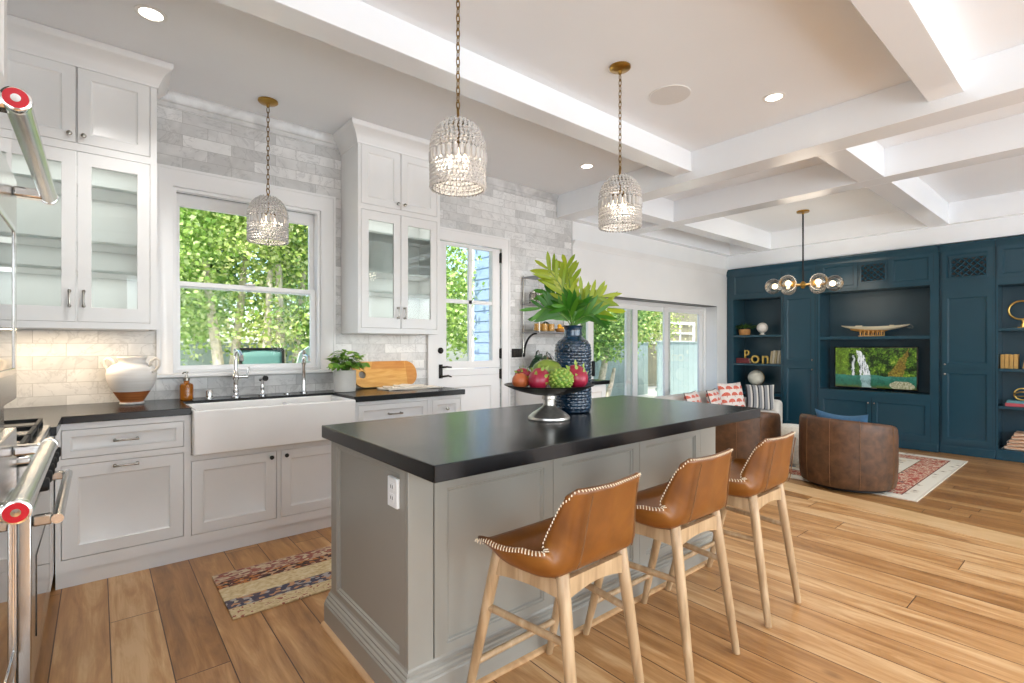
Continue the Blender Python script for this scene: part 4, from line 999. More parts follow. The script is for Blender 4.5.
# ================================================================== BAR STOOLS
def make_stool(label):
    s = thing('bar_stool', (0, 0, 0), label, 'stool', 'leather bar stools at the island')
    legs = {(-1, 1): ((-.19, .105, .578), (-.212, .255, 0)), (1, 1): ((.19, .105, .578), (.212, .255, 0)), (-1, -1): ((-.148, -.155, .578), (-.172, -.238, 0)), (1, -1): ((.148, -.155, .578), (.172, -.238, 0))}
    def at(k, z):
        a, b = legs[k]; t = (a[2] - z) / a[2]; return Vector(a).lerp(Vector(b), t)
    for k, (a, b) in legs.items():
        MB().tube([b, tuple(Vector(b).lerp(Vector(a), .3)), tuple(Vector(b).lerp(Vector(a), .75)), a, tuple(Vector(a) + Vector((0, 0, .012)))], [.0145, .0175, .0205, .021, .012], 16).build('leg', 'oak_leg', s, angle=50)
    def rail(k1, k2, z0, z1, name, th=.011, arch=0):
        A, B = at(k1, (z0 + z1) / 2), at(k2, (z0 + z1) / 2); d = (B - A).normalized(); n = Vector((-d.y, d.x, 0)) * th
        m = MB(); rows = []
        for i in range(9):
            t = i / 8; p = A.lerp(B, t); lo = z0 + arch * sin(pi * t)
            rows.append([(p.x - n.x, p.y - n.y, lo), (p.x + n.x, p.y + n.y, lo), (p.x + n.x, p.y + n.y, z1), (p.x - n.x, p.y - n.y, z1)])
        m.loft(rows, True); m.f.append((0, 1, 2, 3)); N = len(m.v); m.f.append((N - 4, N - 3, N - 2, N - 1)); m.build(name, 'oak_leg', s)
    rail((-1, -1), (1, -1), .500, .566, 'seat_rail', arch=.022); rail((-1, 1), (1, 1), .500, .566, 'seat_rail', arch=.012)
    rail((-1, -1), (-1, 1), .502, .562, 'seat_rail', arch=.012); rail((1, -1), (1, 1), .502, .562, 'seat_rail', arch=.012)
    MB().tube([tuple(at((-1, 1), .155)), tuple(at((1, 1), .155))], .0125, 12).build('foot_rail', 'oak_leg', s)
    for sx in (-1, 1): MB().tube([tuple(at((sx, 1), .375)), tuple(at((sx, -1), .375))], .0125, 12).build('stretcher', 'oak_leg', s)
    # one-piece leather bucket: rows run from the front lip over the seat and up the back
    NU, NV = 26, 34; rows = []
    def prof(v):     # centre line (y, z) and half width
        keys = [(0, .13, .622, .246), (.10, .09, .610, .250), (.25, .01, .572, .250), (.40, -.09, .562, .236), (.50, -.160, .568, .215), (.57, -.196, .598, .198), (.68, -.212, .660, .187), (.84, -.226, .762, .172), (1.0, -.242, .852, .160)]
        for a, b in zip(keys[:-1], keys[1:]):
            if a[0] <= v <= b[0]:
                t = (v - a[0]) / (b[0] - a[0]); return [a[i] + (b[i] - a[i]) * t for i in (1, 2, 3)]
        return list(keys[-1][1:])
    def prof_s(v): # smoothed
        acc = [0, 0, 0]
        for d in (-.06, -.03, 0, .03, .06):
            p = prof(min(1, max(0, v + d)));
            for i in range(3): acc[i] += p[i] / 5
        return acc
    for j in range(NV + 1):
        v = j / NV; y, z, hw = prof_s(v) if .06 < v < .94 else prof(v); row = []
        back = max(0, min(1, (v - .45) / .3)); back = back * back * (3 - 2 * back)
        front_ = max(0, 1 - v / .12)
        for i in range(NU + 1):
            u = -1 + 2 * i / NU; a = abs(u); sg = 1 if u > 0 else -1
            bend = .60; t = max(0, a - bend) / (1 - bend); ts = t * t * (1.6 - .6 * t)       # flat middle, then the side turns up / forward
            x = sg * (hw * min(1, a / .78) ** .96 + (.018 if a > .78 else 0) * (a - .78) / .22)
            wl = (1 - back) * (.018 + .075 * min(1, v / .38)) + back * (.115 - .085 * max(0, (v - .55) / .45))
            tip = max(0, (v - .88) / .12)
            yy = y + back * ts * wl + back * .012 * (1 - (1 - min(1, a / .78)) ** 2) * .6
            zz = z + (1 - back) * ts * wl - front_ * .012 * (1 - a * .3) + tip * .010 * (a ** 2 - .4) - tip ** 2 * .034 * max(0, (a - .72) / .28) ** 2
            row.append((x, yy, zz))
        rows.append(row)
    sh = MB().loft(rows); shell = sh.build('seat_shell', 'tan_leather', s, angle=180, recalc=False, solid=.014)
    # make the sheet thicken away from the sitter
    # stitches all along the rim
    rim = [rows[0][i] for i in range(NU + 1)] + [rows[j][NU] for j in range(NV + 1)] + [rows[NV][i] for i in range(NU, -1, -1)] + [rows[j][0] for j in range(NV, -1, -1)]
    P = [Vector(p) for p in rim]; acc = 0; st = MB(); step = .0125; nxt = 0
    cen = Vector((0, -.05, .72))
    for a, b in zip(P[:-1], P[1:]):
        L = (b - a).length
        if L < 1e-6: continue
        while nxt < acc + L:
            t = (nxt - acc) / L; p = a.lerp(b, t); d = (b - a).normalized(); inn = (cen - p); inn -= d * inn.dot(d); inn.normalize()
            st.tube([tuple(p + inn * .010 + d * .003), tuple(p - inn * .002 - d * .003), tuple(p - inn * .0035 - d * .004 - Vector((0, 0, .006)))], .0021, 5); nxt += step
        acc += L
    tag(st.build('stitching', 'stitch', shell), kind='stuff')
    for sx in (-1, 1):
        seam = [Vector(rows[j][6 if sx < 0 else NU - 6]) for j in range(int(NV * .60), NV)]
        pts = []
        for p in seam: pts.append((p.x, p.y - .0145, p.z - .002))
        MB().tube(pts, .0022, 5).build('seam', 'seam_leather', shell)
    return s
st0 = make_stool('tan leather bar stool with oak legs, nearest the camera')
spots = [(1.25, 1.25, .03, 'tan leather bar stool with oak legs, nearest the camera'),
         (1.885, 1.25, -.01, 'tan leather bar stool with oak legs, the middle one of the row'),
         (2.525, 1.25, .01, 'tan leather bar stool with oak legs, farthest along the island')]
for i, (x, y, rz, lb) in enumerate(spots):
    o = st0 if i == 0 else copy_tree(st0); o.location = (x, y, 0); o.rotation_euler = (0, 0, rz); o['label'] = lb

# ================================================================== PENDANTS
def make_pendant(label):
    """crystal bell pendant; local origin at the ceiling, body hangs from z=-.67 down to -1.045"""
    p = thing('pendant_light', (0, 0, 0), label, 'pendant lamp', 'crystal pendant lamps')
    MB().lathe((0, 0, 0), [(.066, -.0005), (.066, -.010), (.058, -.016), (.030, -.022), (.012, -.026), (.010, -.045), (0, -.047)], 32).build('ceiling_canopy', 'brass', p)
    top, bot, Rr = -.688, -1.012, .1265
    ch = MB(); n = 17; L = (-.050 - (-.631)) / n
    for k in range(n):
        z = -.050 - L * (k + .5); pts = []
        for j in range(14):
            a = 2 * pi * j / 14; w = .0085 * cos(a); h = (L * .5 + .006) * sin(a)
            pts.append((w, 0, z + h) if k % 2 == 0 else (0, w, z + h))
        ch.tube(pts, .0026, 6, closed=True)
    ch.build('chain', 'aged_brass', p)
    lp = MB(); lp.ring((0, 0, -.648), .021, .004, 20, 6, (.77, -.638, 0)); lp.cyl((0, 0, -.668), (0, 0, -.692), .009, 12); lp.lathe((0, 0, -.700), [(.030, 0), (.028, .006), (.012, .012), (.008, .016)], 16)
    lp.build('loop', 'aged_brass', p)
    def rad(z):     # bell outline
        t = (top - z) / .15
        return Rr * .985 if t >= 1 else max(.012, Rr * .985 * math.sin(math.acos(max(0, min(1, 1 - t)))) ** .92)
    fr = MB(); zs = [top - .010, top - .028, top - .052, top - .080, top - .112, top - .150, -.905, -.932, -.960, -.988, bot]
    for z in zs: fr.ring((0, 0, z), rad(z) - .004, .0013, 36, 5)
    for k in range(24):
        a = 2 * pi * k / 24; pts = [((rad(z) - .004) * cos(a), (rad(z) - .004) * sin(a), z) for z in [top - .01, top - .02, top - .035, top - .052, top - .08, top - .112, top - .15, -.89, bot]]
        fr.tube(pts, .0009, 4)
    fr.build('wire_frame', 'dark_metal', p)
    dome = MB(); rows_ = [top - .012 - .0185 * i for i in range(8)]
    for i, z in enumerate(rows_):
        r = rad(z); n = max(6, int(2 * pi * r / .0205))
        for k in range(n):
            a = 2 * pi * (k + .5 * (i % 2)) / n; dome.octa(((r + .003) * cos(a), (r + .003) * sin(a), z), .0112, .0128)
    tag(dome.build('crystal_dome', 'crystal', p, smooth=False), kind='stuff')
    for k in range(28):
        a = 2 * pi * k / 28; r = Rr - .001; m = MB()
        m.tube([(r * cos(a), r * sin(a), -.836), (r * cos(a), r * sin(a), -.848), (r * cos(a), r * sin(a), -.890), (r * cos(a), r * sin(a), -.902)], [.003, .0125, .0125, .003], 6)
        m.build('crystal_prism', 'crystal', p, smooth=False)
    sk_ = MB()
    for i, z in enumerate((-.912, -.931, -.950, -.969, -.988, -1.006)):
        n = 40
        for k in range(n):
            a = 2 * pi * (k + .5 * (i % 2)) / n; sk_.octa(((Rr + .001) * cos(a), (Rr + .001) * sin(a), z), .0112, .0132)
    tag(sk_.build('crystal_skirt', 'crystal', p, smooth=False), kind='stuff')
    ho = MB(); ho.cyl((0, 0, -.695), (0, 0, -.80), .006, 10)
    for k in range(3):
        a = 2 * pi * k / 3; ho.tube([(0, 0, -.80), (.03 * cos(a), .03 * sin(a), -.815), (.045 * cos(a), .045 * sin(a), -.80)], .0045, 8); ho.cyl((.045 * cos(a), .045 * sin(a), -.80), (.045 * cos(a), .045 * sin(a), -.835), .010, 12)
    ho.build('lamp_holder', 'aged_brass', p)
    for k in range(3):
        a = 2 * pi * k / 3; MB().lathe((.045 * cos(a), .045 * sin(a), -.90), [(0, 0), (.012, .01), (.016, .028), (.012, .05), (.008, .064)], 14).build('bulb', 'bulb_frost', p)
    return p
pd = make_pendant('')
for i, (x, y, lb) in enumerate(((1.317, 1.992, 'crystal pendant lamp hanging over the near end of the island'), (2.534, 1.992, 'crystal pendant lamp hanging over the far end of the island by the vase'), (.94, 3.88, 'crystal pendant lamp hanging in front of the sink window'))):
    o = pd if i == 0 else copy_tree(pd); o.location = (x, y, CEIL); o['label'] = lb
    lamp('pendant_glow', 'POINT', (x, y, CEIL - .93), 1.6, (1, .87, .7), shadow_soft_size=.05)

# ================================================================== CEILING FITTINGS
for x, y, lb in ((.216, 3.253, 'recessed ceiling downlight near the left upper cabinet'), (3.683, 3.297, 'recessed ceiling downlight above the wall shelf'), (3.678, 1.539, 'recessed ceiling downlight beside the round speaker'), (.3, -.9, None), (2.2, -.9, None), (3.7, -.4, None)):
    if lb:
        t_ = thing('downlight', (x, y, CEIL), lb, 'ceiling light', 'recessed downlights')
        MB().lathe((x, y, CEIL), [(.072, -.0003), (.072, -.004), (.055, -.006), (.053, -.0003)], 36).build('trim_ring', 'plastic_white', t_)
        MB().lathe((x, y, CEIL - .0025), [(.0525, 0), (.052, .0015), (0, .0018)], 32).build('lens', 'can_glow', t_)
    lamp('downlight_beam', 'SPOT', (x, y, CEIL - .03), 44, (1, .98, .95), aim=(x, y, 0), spot_size=R(115), spot_blend=.8, shadow_soft_size=.06)  # entries without a label are added, out-of-view spots with no fitting
s_ = thing('ceiling_speaker', (3.087, 1.992, CEIL), 'round pale grey speaker grille set in the ceiling', 'speaker')
MB().lathe((3.087, 1.992, CEIL), [(.140, -.0003), (.140, -.004), (.136, -.005), (.134, -.004)], 48).build('rim', 'plastic_white', s_)
MB().lathe((3.087, 1.992, CEIL - .0045), [(.134, 0), (.06, -.0008), (0, -.001)], 48).build('grille', 'speaker_grille', s_)

# ================================================================== OVEN TOWER AND RANGE
c = thing('oven_cabinet', (-.52, 1.62, 0), 'tall white cabinet housing the double wall oven at the left edge', 'cabinet')
MB().box(-.866, -.236, 1.15, 2.215, 0, CEIL - .003).build('body', 'cabinet_white', c, bevel=.003)
MB().panel(E_(-.2355), 1.20, 2.18, 2.02, 2.62).build('door', 'cabinet_white', c); MB().panel(E_(-.2355), 1.20, 2.18, .04, .24).build('drawer', 'cabinet_white', c)
ov = thing('wall_oven', (-.18, 1.62, .27), 'stainless double wall oven with red-capped bar handles at the left edge', 'oven')
E1 = E_(-.2355)
MB().fbox(E1, 1.19, 2.195, .265, 1.985, 0, .012).build('face', 'steel', ov, bevel=.003)
def oven_door(z0, z1, hz, wz0, wz1):
    d = MB().fbox(E1, 1.195, 2.190, z0, z1, .0125, .040).build('door', 'steel', ov, bevel=.004)
    MB().frame(E1, 1.275, 2.10, wz0, wz1, .018, .0402, .046).build('window_trim', 'chrome', d, bevel=.002)
    MB().fbox(E1, 1.295, 2.08, wz0 + .019, wz1 - .019, .0402, .0425).build('window_glass', 'black_glass', d, smooth=False)
    h = MB(); x = -.2355 + .117
    h.tube([(x, 1.325, hz), (x, 2.13, hz)], .0205, 24, caps=True); hh = h.build('handle', 'steel', d)
    for y in (1.345, 2.105): MB().fbox(E1, y - .020, y + .020, hz - .017, hz + .013, .0402, .108).build('handle_post', 'chrome', hh, bevel=.006)
    for y, sg in ((1.325, -1), (2.13, 1)):
        MB().lathe((x, y, hz), [(.0222, -.012), (.0232, 0), (.0225, .010), (.019, .012), (0, .0125)], 28, (0, sg, 0)).build('end_cap', 'chrome', hh)
        m = MB().lathe((x, y + sg * .0126, hz), [(.0185, 0), (.0185, .0012), (0, .0012)], 28, (0, sg, 0)); cp = m.build('medallion', 'red_enamel', hh); MB().lathe((x, y + sg * .0127, hz), [(.0074, 0), (.0074, .0018), (0, .002)], 20, (0, sg, 0)).build('medallion_hub', 'chrome', hh)
oven_door(1.12, 1.80, 1.748, 1.20, 1.64); oven_door(.28, 1.03, .972, .36, .86)
MB().fbox(E1, 1.20, 2.18, 1.815, 1.975, .0125, .030).build('control_panel', 'black_glass', ov, bevel=.002)

rg = thing('kitchen_range', (-.5, 2.56, 0), 'stainless gas range with black knobs and grates beyond the wall oven', 'range')
MB().box(-.86, -.20, 2.225, 3.06, .12, .905).build('body', 'steel', rg, bevel=.004)
MB().box(-.86, -.165, 2.222, 3.063, .905, .928).build('cooktop', 'steel', rg, bevel=.006)
Er = E_(-.2)
MB().fbox(Er, 2.23, 3.055, .745, .90, 0, .035).build('control_panel', 'steel', rg, bevel=.005)
for k in range(6):
    y = 2.31 + .133 * k
    MB().lathe((-.1648, y, .815), [(.030, 0), (.030, .004), (.024, .008), (.022, .034), (.018, .038), (0, .039)], 24, (1, 0, 0)).build('knob', 'cast_iron', rg)
d = MB().fbox(Er, 2.235, 3.05, .165, .735, .001, .035).build('oven_door', 'steel', rg, bevel=.004)
MB().fbox(Er, 2.38, 2.90, .28, .56, .0352, .038).build('window_glass', 'black_glass', d, smooth=False)
h = MB().tube([(-.104, 2.25, .708), (-.104, 3.02, .708)], .0165, 20).build('handle', 'steel', d)
for y in (2.27, 3.0): MB().fbox(Er, y - .012, y + .012, .69, .726, .0351, .082).build('handle_post', 'nickel', h, bevel=.005)
for y in (2.27, 3.02):
    for x in (-.24, -.8): MB().lathe((x, y, 0), [(.022, 0), (.022, .02), (.016, .03), (.016, .12)], 16).build('foot', 'chrome', rg)
for k in range(3):
    y0 = 2.235 + .275 * k; m = MB()
    for y in (y0 + .01, y0 + .26): m.box(-.79, -.19, y - .007, y + .007, .945, .962)
    for x in (-.785, -.635, -.485, -.34, -.195): m.box(x - .006, x + .006, y0 + .01, y0 + .26, .945, .963)
    for x in (-.785, -.195):
        for y in (y0 + .012, y0 + .258): m.box(x - .007, x + .007, y - .007, y + .007, .9285, .946)
    m.build('grate', 'cast_iron', rg, smooth=False)
    for x in (-.64, -.34): MB().lathe((x, y0 + .135, .9285), [(.05, 0), (.05, .006), (.036, .008), (.034, .014), (0, .015)], 22).build('burner', 'cast_iron', rg)

# ================================================================== KITCHEN RUNNER
rn = MB()
rn.box(.485, 2.35, 2.632, 3.19, .001, .009)
o = rn.build('runner_rug', 'runner_weave', origin=(.485, 2.632, 0), smooth=False, bevel=.002)
tag(o, 'faded patterned kitchen runner on the floor between sink and island', 'rug')
# ================================================================== WALL SHELF AND BAR CABINET
f = thing('wall_shelf', (3.8, 4.08, 1.42), 'three-tier metal wall shelf with a curved black bracket between door and sliding doors', 'shelf')
for z in (1.432, 1.742, 2.035):
    m = MB().box(3.59, 4.26, 3.885, 4.168, z - .012, z); m.build('tier', 'shelf_metal', f, bevel=.003)
for x in (3.605, 4.245):
    for y in (3.90, 4.158): MB().cyl((x, y, 1.20 if y > 4.1 else 1.415), (x, y, 2.052), .0065, 10).build('post', 'nickel', f)
for x in (3.62, 4.23):
    pts = [(x, 4.165, 1.16)] + [(x, 4.160 - .20 * (1 - cos(a)), 1.18 + .235 * sin(a)) for a in [R(9 * k) for k in range(11)]]
    MB().tube(pts, [.012] * 6 + [.011] * 6, 8).build('bracket', 'black_metal', f)
rnd = random.Random(4)
def jar(x, y, z, r, h, mat, label, lid=None, cat='jar', group='amber candles on the lowest tier'):
    j = thing('candle_jar', (x, y, z), label, cat, group)
    MB().lathe((x, y, z + .0006), [(r * .9, 0), (r, .004), (r, h), (r * .93, h), (r * .92, .012), (0, .012)], 24).build('glass', 'pane_glass', j)
    MB().lathe((x, y, z + .013), [(r * .9, 0), (r * .9, h * .82), (0, h * .82)], 20).build('wax', mat, j); return j
for k, (x, lb) in enumerate(((3.645, 'leftmost amber candle jar on the lowest tier of the wall shelf'), (3.745, 'second amber candle jar from the left on the wall shelf'), (3.845, 'amber candle jar in front of the small round plant'))):
    jar(x, 3.97, 1.432, .043, .092, 'amber_wax', lb)
f = thing('moss_ball', (3.88, 4.09, 1.432), 'small round green plant in a pale pot behind the candle jars', 'plant')
MB().lathe((3.88, 4.09, 1.4326), [(.035, 0), (.042, .06), (.037, .06), (.034, .045), (0, .045)], 20).build('pot', 'ceramic_white', f)
MB().ball((3.88, 4.09, 1.515), .045, .045, .04, 18, 12).build('foliage', 'leaf_dark', f, angle=180)
f = thing('shelf_bowl', (3.99, 3.97, 1.432), 'low wooden bowl holding yellow fruit on the wall shelf', 'bowl')
MB().lathe((3.99, 3.97, 1.4326), [(.03, 0), (.05, .008), (.062, .04), (.058, .04), (.045, .012), (0, .009)], 24).build('bowl', 'basket', f)
for k, (dx, dy, dz, lb) in enumerate(((-.022, -.01, .042, 'yellow fruit at the left of the shelf bowl'), (.026, -.008, .042, 'yellow fruit at the right of the shelf bowl'), (.0, .012, .072, 'yellow fruit on top of the shelf bowl'))):
    tag(MB().ball((3.99 + dx, 3.97 + dy, 1.432 + dz), .026, .024, .022, 16, 10).build('lemon', 'mango_yellow', angle=180), lb, 'fruit', 'fruit in the shelf bowl')
for k, (x, h, lb) in enumerate(((3.66, .10, 'pale glass jar at the left of the middle shelf tier'), (3.80, .13, 'taller pale glass jar on the middle shelf tier'), (4.05, .11, 'pale glass jar at the right of the middle shelf tier'))):
    j = thing('storage_jar', (x, 4.06, 1.742), lb, 'jar', 'glass jars on the middle tier')
    MB().lathe((x, 4.06, 1.7426), [(.04, 0), (.044, .004), (.044, h), (.034, h + .012), (.030, h + .012), (.038, h - .002), (.039, .01), (0, .01)], 24).build('glass', 'globe_glass', j)
    MB().lathe((x, 4.06, 1.7426 + h + .0125), [(.036, 0), (.036, .014), (.012, .016), (.010, .028), (0, .03)], 20).build('lid', 'nickel', j)

c = thing('bar_cabinet', (3.98, 3.9, 0), 'white low cabinet with a black stone top under the wall shelf', 'cabinet')
MB().box(3.50, 4.40, 3.66, 4.172, 0, .852).build('body', 'cabinet_white', c, bevel=.002)
for a, b in ((3.52, 3.945), (3.955, 4.38)):
    d = MB().panel(S(3.6595), a, b, .12, .84).build('door', 'cabinet_white', c); knob(d, S(3.6395), b - .03 if a < 3.6 else a + .03, .76)
MB().box(3.47, 4.425, 3.62, 4.174, .853, .895).build('top', 'soapstone', c, bevel=.003)
f = thing('shelf_plant', (3.74, 3.98, .895), 'dark-leaved plant under the wall shelf behind the fruit bowl', 'plant')
MB().lathe((3.74, 3.98, .8956), [(.05, 0), (.065, .09), (.06, .09), (.055, .07), (0, .07)], 24).build('pot', 'ceramic_white', f)
lm = MB(); sm = MB(); rnd = random.Random(9)
for k in range(26):
    a = rnd.uniform(0, 2 * pi); r = rnd.uniform(.06, .2); z = rnd.uniform(.14, .34)
    c0 = Vector((3.74 + cos(a) * r * .5, 3.98 + sin(a) * r * .35, .895 + z)); sm.tube([(3.74, 3.98, .965), tuple((c0 + Vector((3.74, 3.98, 1.1))) / 2), tuple(c0)], .003, 5)
    tip = c0 + Vector((cos(a) * .14, sin(a) * .07, rnd.uniform(-.12, .04)));
    if tip.y > 4.13 or c0.y > 4.13: continue
    leaf(lm, c0, tip, .06, (0, -.6, 1), .15, .3)
lm.build('foliage', 'leaf_dark', f, recalc=False, angle=180); sm.build('stem', 'dark_stem', f)
f = thing('wall_switch', (3.527, YW, 1.2), 'dark bronze switch plate on the tiles beside the door casing', 'switch')
pl = MB().fbox(S(YW - .0005), 3.455, 3.60, 1.155, 1.25, 0, .007).build('plate', 'bronze_black', f, bevel=.002)
for x in (3.49, 3.528, 3.566): MB().fbox(S(YW - .0075), x - .012, x + .012, 1.175, 1.23, 0, .004).build('rocker', 'dark_metal', f, bevel=.001)
f = thing('wall_outlet', (2.30, YW, 1.1), 'white outlet plate on the tiles above the end of the cutting board', 'outlet')
MB().fbox(S(YW - .0005), 2.255, 2.375, 1.075, 1.150, 0, .006).build('plate', 'plastic_white', f, bevel=.002)
for x in (2.29, 2.34): MB().fbox(S(YW - .0065), x - .016, x + .016, 1.092, 1.133, 0, .003).build('receptacle', 'plastic_white', f, bevel=.001)

# ================================================================== NAVY BUILT-INS
ZT, ZB = 2.468, LF
def unit(name, label, y0, y1, xf, openings, doors, frieze, vent=None, shelves=(), back=8.56):
    c = thing(name, (xf, (y0 + y1) / 2, LF), label, 'built-in cabinet', 'navy built-in wall')
    g = .0015; y0 += g; y1 -= g; xb = 8.614
    b = MB(); b.box(back, xb, y0, y1, ZB + .002, ZT)
    # solid everywhere except the open niches
    ws = sorted({ZB + .002, ZT} | {v for o in openings for v in o[2:4]}); us = sorted({y0, y1} | {v for o in openings for v in o[:2]})
    for i in range(len(us) - 1):
        for j in range(len(ws) - 1):
            cu, cw = (us[i] + us[i + 1]) / 2, (ws[j] + ws[j + 1]) / 2
            if not any(o[0] < cu < o[1] and o[2] < cw < o[3] for o in openings): b.box(xf, back, us[i], us[i + 1], ws[j], ws[j + 1])
    b.build('body', 'navy_paint', c, smooth=False)
    for o in openings:
        n = MB(); n.box(back - .004, back - .0005, o[0] + .001, o[1] - .001, o[2] + .001, o[3] - .001); n.build('back_panel', 'navy_inside', c, smooth=False)
    mp = WE(xf)
    for (u0, u1, w0, w1, kside, kz) in doors:
        d = flat_panel(WE(xf - .001), u0, u1, w0, w1, .05, .05, .055, .055).build('door', 'navy_paint', c)
        if kside: knob(d, WE(xf - .021), u0 + .03 if kside < 0 else u1 - .03, kz, 'nickel', .012)
    for (u0, u1) in frieze: flat_panel(WE(xf - .0005), u0, u1, 2.085, 2.455, .045, .045, .04, .04, .015).build('frieze_panel', 'navy_paint', c)
    if vent:
        u0, u1, w0, w1 = vent
        v = MB().frame(WE(xf - .003), u0 - .018, u1 + .018, w0 - .018, w1 + .018, .02, 0, .016).build('vent_frame', 'navy_paint', c, bevel=.002)
        MB().fbox(WE(xf - .003), u0, u1, w0, w1, .0005, .003).build('vent_back', 'rubber', v, smooth=False)
        m = MB(); n = 11; wd = u1 - u0; ht = w1 - w0; step = .072
        k = -int(ht / step) - 1
        while k * step < wd:
            for sg in (1, -1):
                a = k * step; p0 = [a, 0.0]; p1 = [a + ht, ht]
                if p0[0] < 0: p0 = [0, -a]
                if p1[0] > wd: p1 = [wd, wd - a]
                if p0[0] < p1[0] - 1e-4:
                    A = (u0 + p0[0], w0 + (p0[1] if sg > 0 else ht - p0[1])); B = (u0 + p1[0], w0 + (p1[1] if sg > 0 else ht - p1[1]))
                    m.tube([mp(A[0], A[1], .014), mp(B[0], B[1], .014)], .009, 4)
            k += 1
        m.build('lattice', 'navy_paint', v, smooth=False)
    for (u0, u1, z) in shelves:
        MB().box(xf + .003, back - .005, u0 + .001, u1 - .001, z - .034, z).build('shelf', 'navy_paint', c, bevel=.002)
    pr = [(.0005, ZT - .03), (.014, ZT - .03), (.016, ZT - .012), (.028, ZT + .02), (.052, ZT + .05), (.062, ZT + .06), (.062, 2.544), (-.02, 2.544), (-.02, ZT + .0006), (.0005, ZT + .0006)]
    MB().sweep(pr, [(xf, y1), (xf, y0)], 1).build('crown', 'navy_paint', c, angle=50)
    MB().box(xf - .018, xf - .0005, y0, y1, ZB + .002, ZB + .105).build('plinth', 'navy_paint', c, bevel=.004)
    return c
XA, XD = 8.15, 8.19
unit('bookcase', 'navy built-in bookcase at the slider end with plant, letters and globe', 3.275, 4.172, XA, [(3.31, 4.06, .07, 2.045)], [], [(3.30, 4.08)], shelves=((3.31, 4.06, 1.455), (3.31, 4.06, .993), (3.31, 4.06, .525)))
unit('tall_cabinet', 'navy tall cupboard between the left bookcase and the television niche', 2.80, 3.275, XA, [], [(2.825, 3.262, 1.015, 2.045, -1, 1.07), (2.825, 3.262, .08, 1.0, -1, .93)], [(2.82, 3.26)])
unit('media_unit', 'navy built-in media wall with the television niche and two low doors', 1.42, 2.80, XA, [(1.505, 2.763, 1.412, 2.055), (1.505, 2.763, .655, 1.37)], [(1.50, 2.118, .07, .57, 1, .50), (2.128, 2.765, .07, .57, -1, .50)], [(1.47, 1.93), (2.29, 2.76)], vent=(1.975, 2.245, 2.165, 2.395))
unit('tall_cabinet', 'navy tall cupboard right of the television with a lattice vent above', .905, 1.42, XD, [], [(.93, 1.39, 1.01, 1.93, 1, .99 + .06), (.93, 1.39, .08, .995, 1, .93)], [(.925, 1.395)], vent=(.985, 1.305, 2.13, 2.36))
unit('bookcase', 'navy built-in bookcase at the right edge with books and stacked blankets', -.25, .905, XD, [(-.2, .886, .06, 2.0)], [], [(-.2, .30), (.32, .89)], shelves=((-.2, .886, 1.49), (-.2, .886, 1.012), (-.2, .886, .572)))

# television -----------------------------------------------------
f = thing('television', (8.40, 2.16, .68), 'wide flat television showing a waterfall, mounted in the navy niche', 'television')
MB().box(8.39, 8.44, 1.672, 2.655, .672, 1.268).build('body', 'black_glass', f, bevel=.006)
MB().box(8.44, 8.554, 2.0, 2.3, .80, 1.10).build('wall_mount', 'black_metal', f, smooth=False)
s_ = MB(); y0, y1, z0, z1 = 1.69, 2.637, .692, 1.25
s_.add([(8.3885, y1, z0), (8.3885, y0, z0), (8.3885, y0, z1), (8.3885, y1, z1)], [(0, 1, 2, 3)])
s_.build('screen', 'screen_picture', f, smooth=False, recalc=False, uvs=[(0, 0), (1, 0), (1, 1), (0, 1)])
MB().box(8.3875, 8.3892, 2.13, 2.20, .678, .688).build('badge', 'nickel', f, smooth=False)
for y in (1.95, 2.35): MB().cyl((8.41, y, .672), (8.41, y, .655), .012, 10).build('foot', 'black_metal', f)

# model boat on the shelf ------------------------------------------
f = thing('model_boat', (8.37, 2.17, 1.412), 'cream model boat hull on a slatted wooden cradle above the television', 'model boat')
ZS = 1.4125
rows = []; N = 22
for i in range(N + 1):
    t = i / N; y = 1.755 + .80 * t; w = .075 * math.sin(pi * min(1, max(.001, t)) ** .9) ** .7 + .002; sheer = .020 * (2 * t - 1) ** 2
    dp = .062 * math.sin(pi * t) ** .8 + .004; zt = ZS + .135 + sheer
    rows.append([(8.37 - w, y, zt), (8.37 - w * .8, y, zt - dp * .6), (8.37, y, zt - dp), (8.37 + w * .8, y, zt - dp * .6), (8.37 + w, y, zt), (8.37 + w * .5, y, zt + .004), (8.37, y, zt + .006), (8.37 - w * .5, y, zt + .004)])
m = MB().loft(rows, True); m.f.append(tuple(range(8))); m.f.append(tuple(range(N * 8, N * 8 + 8))); m.build('hull', 'boat_cream', f, angle=60)
m = MB().box(8.355, 8.385, 2.30, 2.38, ZS + .142, ZS + .156); m.build('hatch', 'boat_cream', f, bevel=.003)
m = MB().box(8.355, 8.385, 1.93, 1.98, ZS + .144, ZS + .154); m.build('hatch', 'boat_cream', f, bevel=.003)
MB().box(8.31, 8.43, 2.045, 2.33, ZS, ZS + .012).build('cradle_base', 'board_wood', f, bevel=.002)
for k in range(6):
    y = 2.055 + .05 * k; m = MB(); m.tube([(8.315, y, ZS + .0125), (8.312, y, ZS + .075)], .007, 8); m.tube([(8.425, y, ZS + .0125), (8.428, y, ZS + .075)], .007, 8); m.tube([(8.312, y, ZS + .075), (8.37, y, ZS + .064), (8.428, y, ZS + .075)], .006, 8); m.build('cradle_rib', 'board_wood', f)
rows = []
for i in range(9):
    t = i / 8; y = 2.0 + .44 * t; w = .06 * math.sin(pi * (.12 + .76 * t)); d_ = .062 * math.sin(pi * (.2 + .7 * t))
    rows.append([(8.37 - w, y, ZS + .112), (8.37 - w * .75, y, ZS + .112 - d_ * .6), (8.37, y, ZS + .112 - d_), (8.37 + w * .75, y, ZS + .112 - d_ * .6), (8.37 + w, y, ZS + .112)])
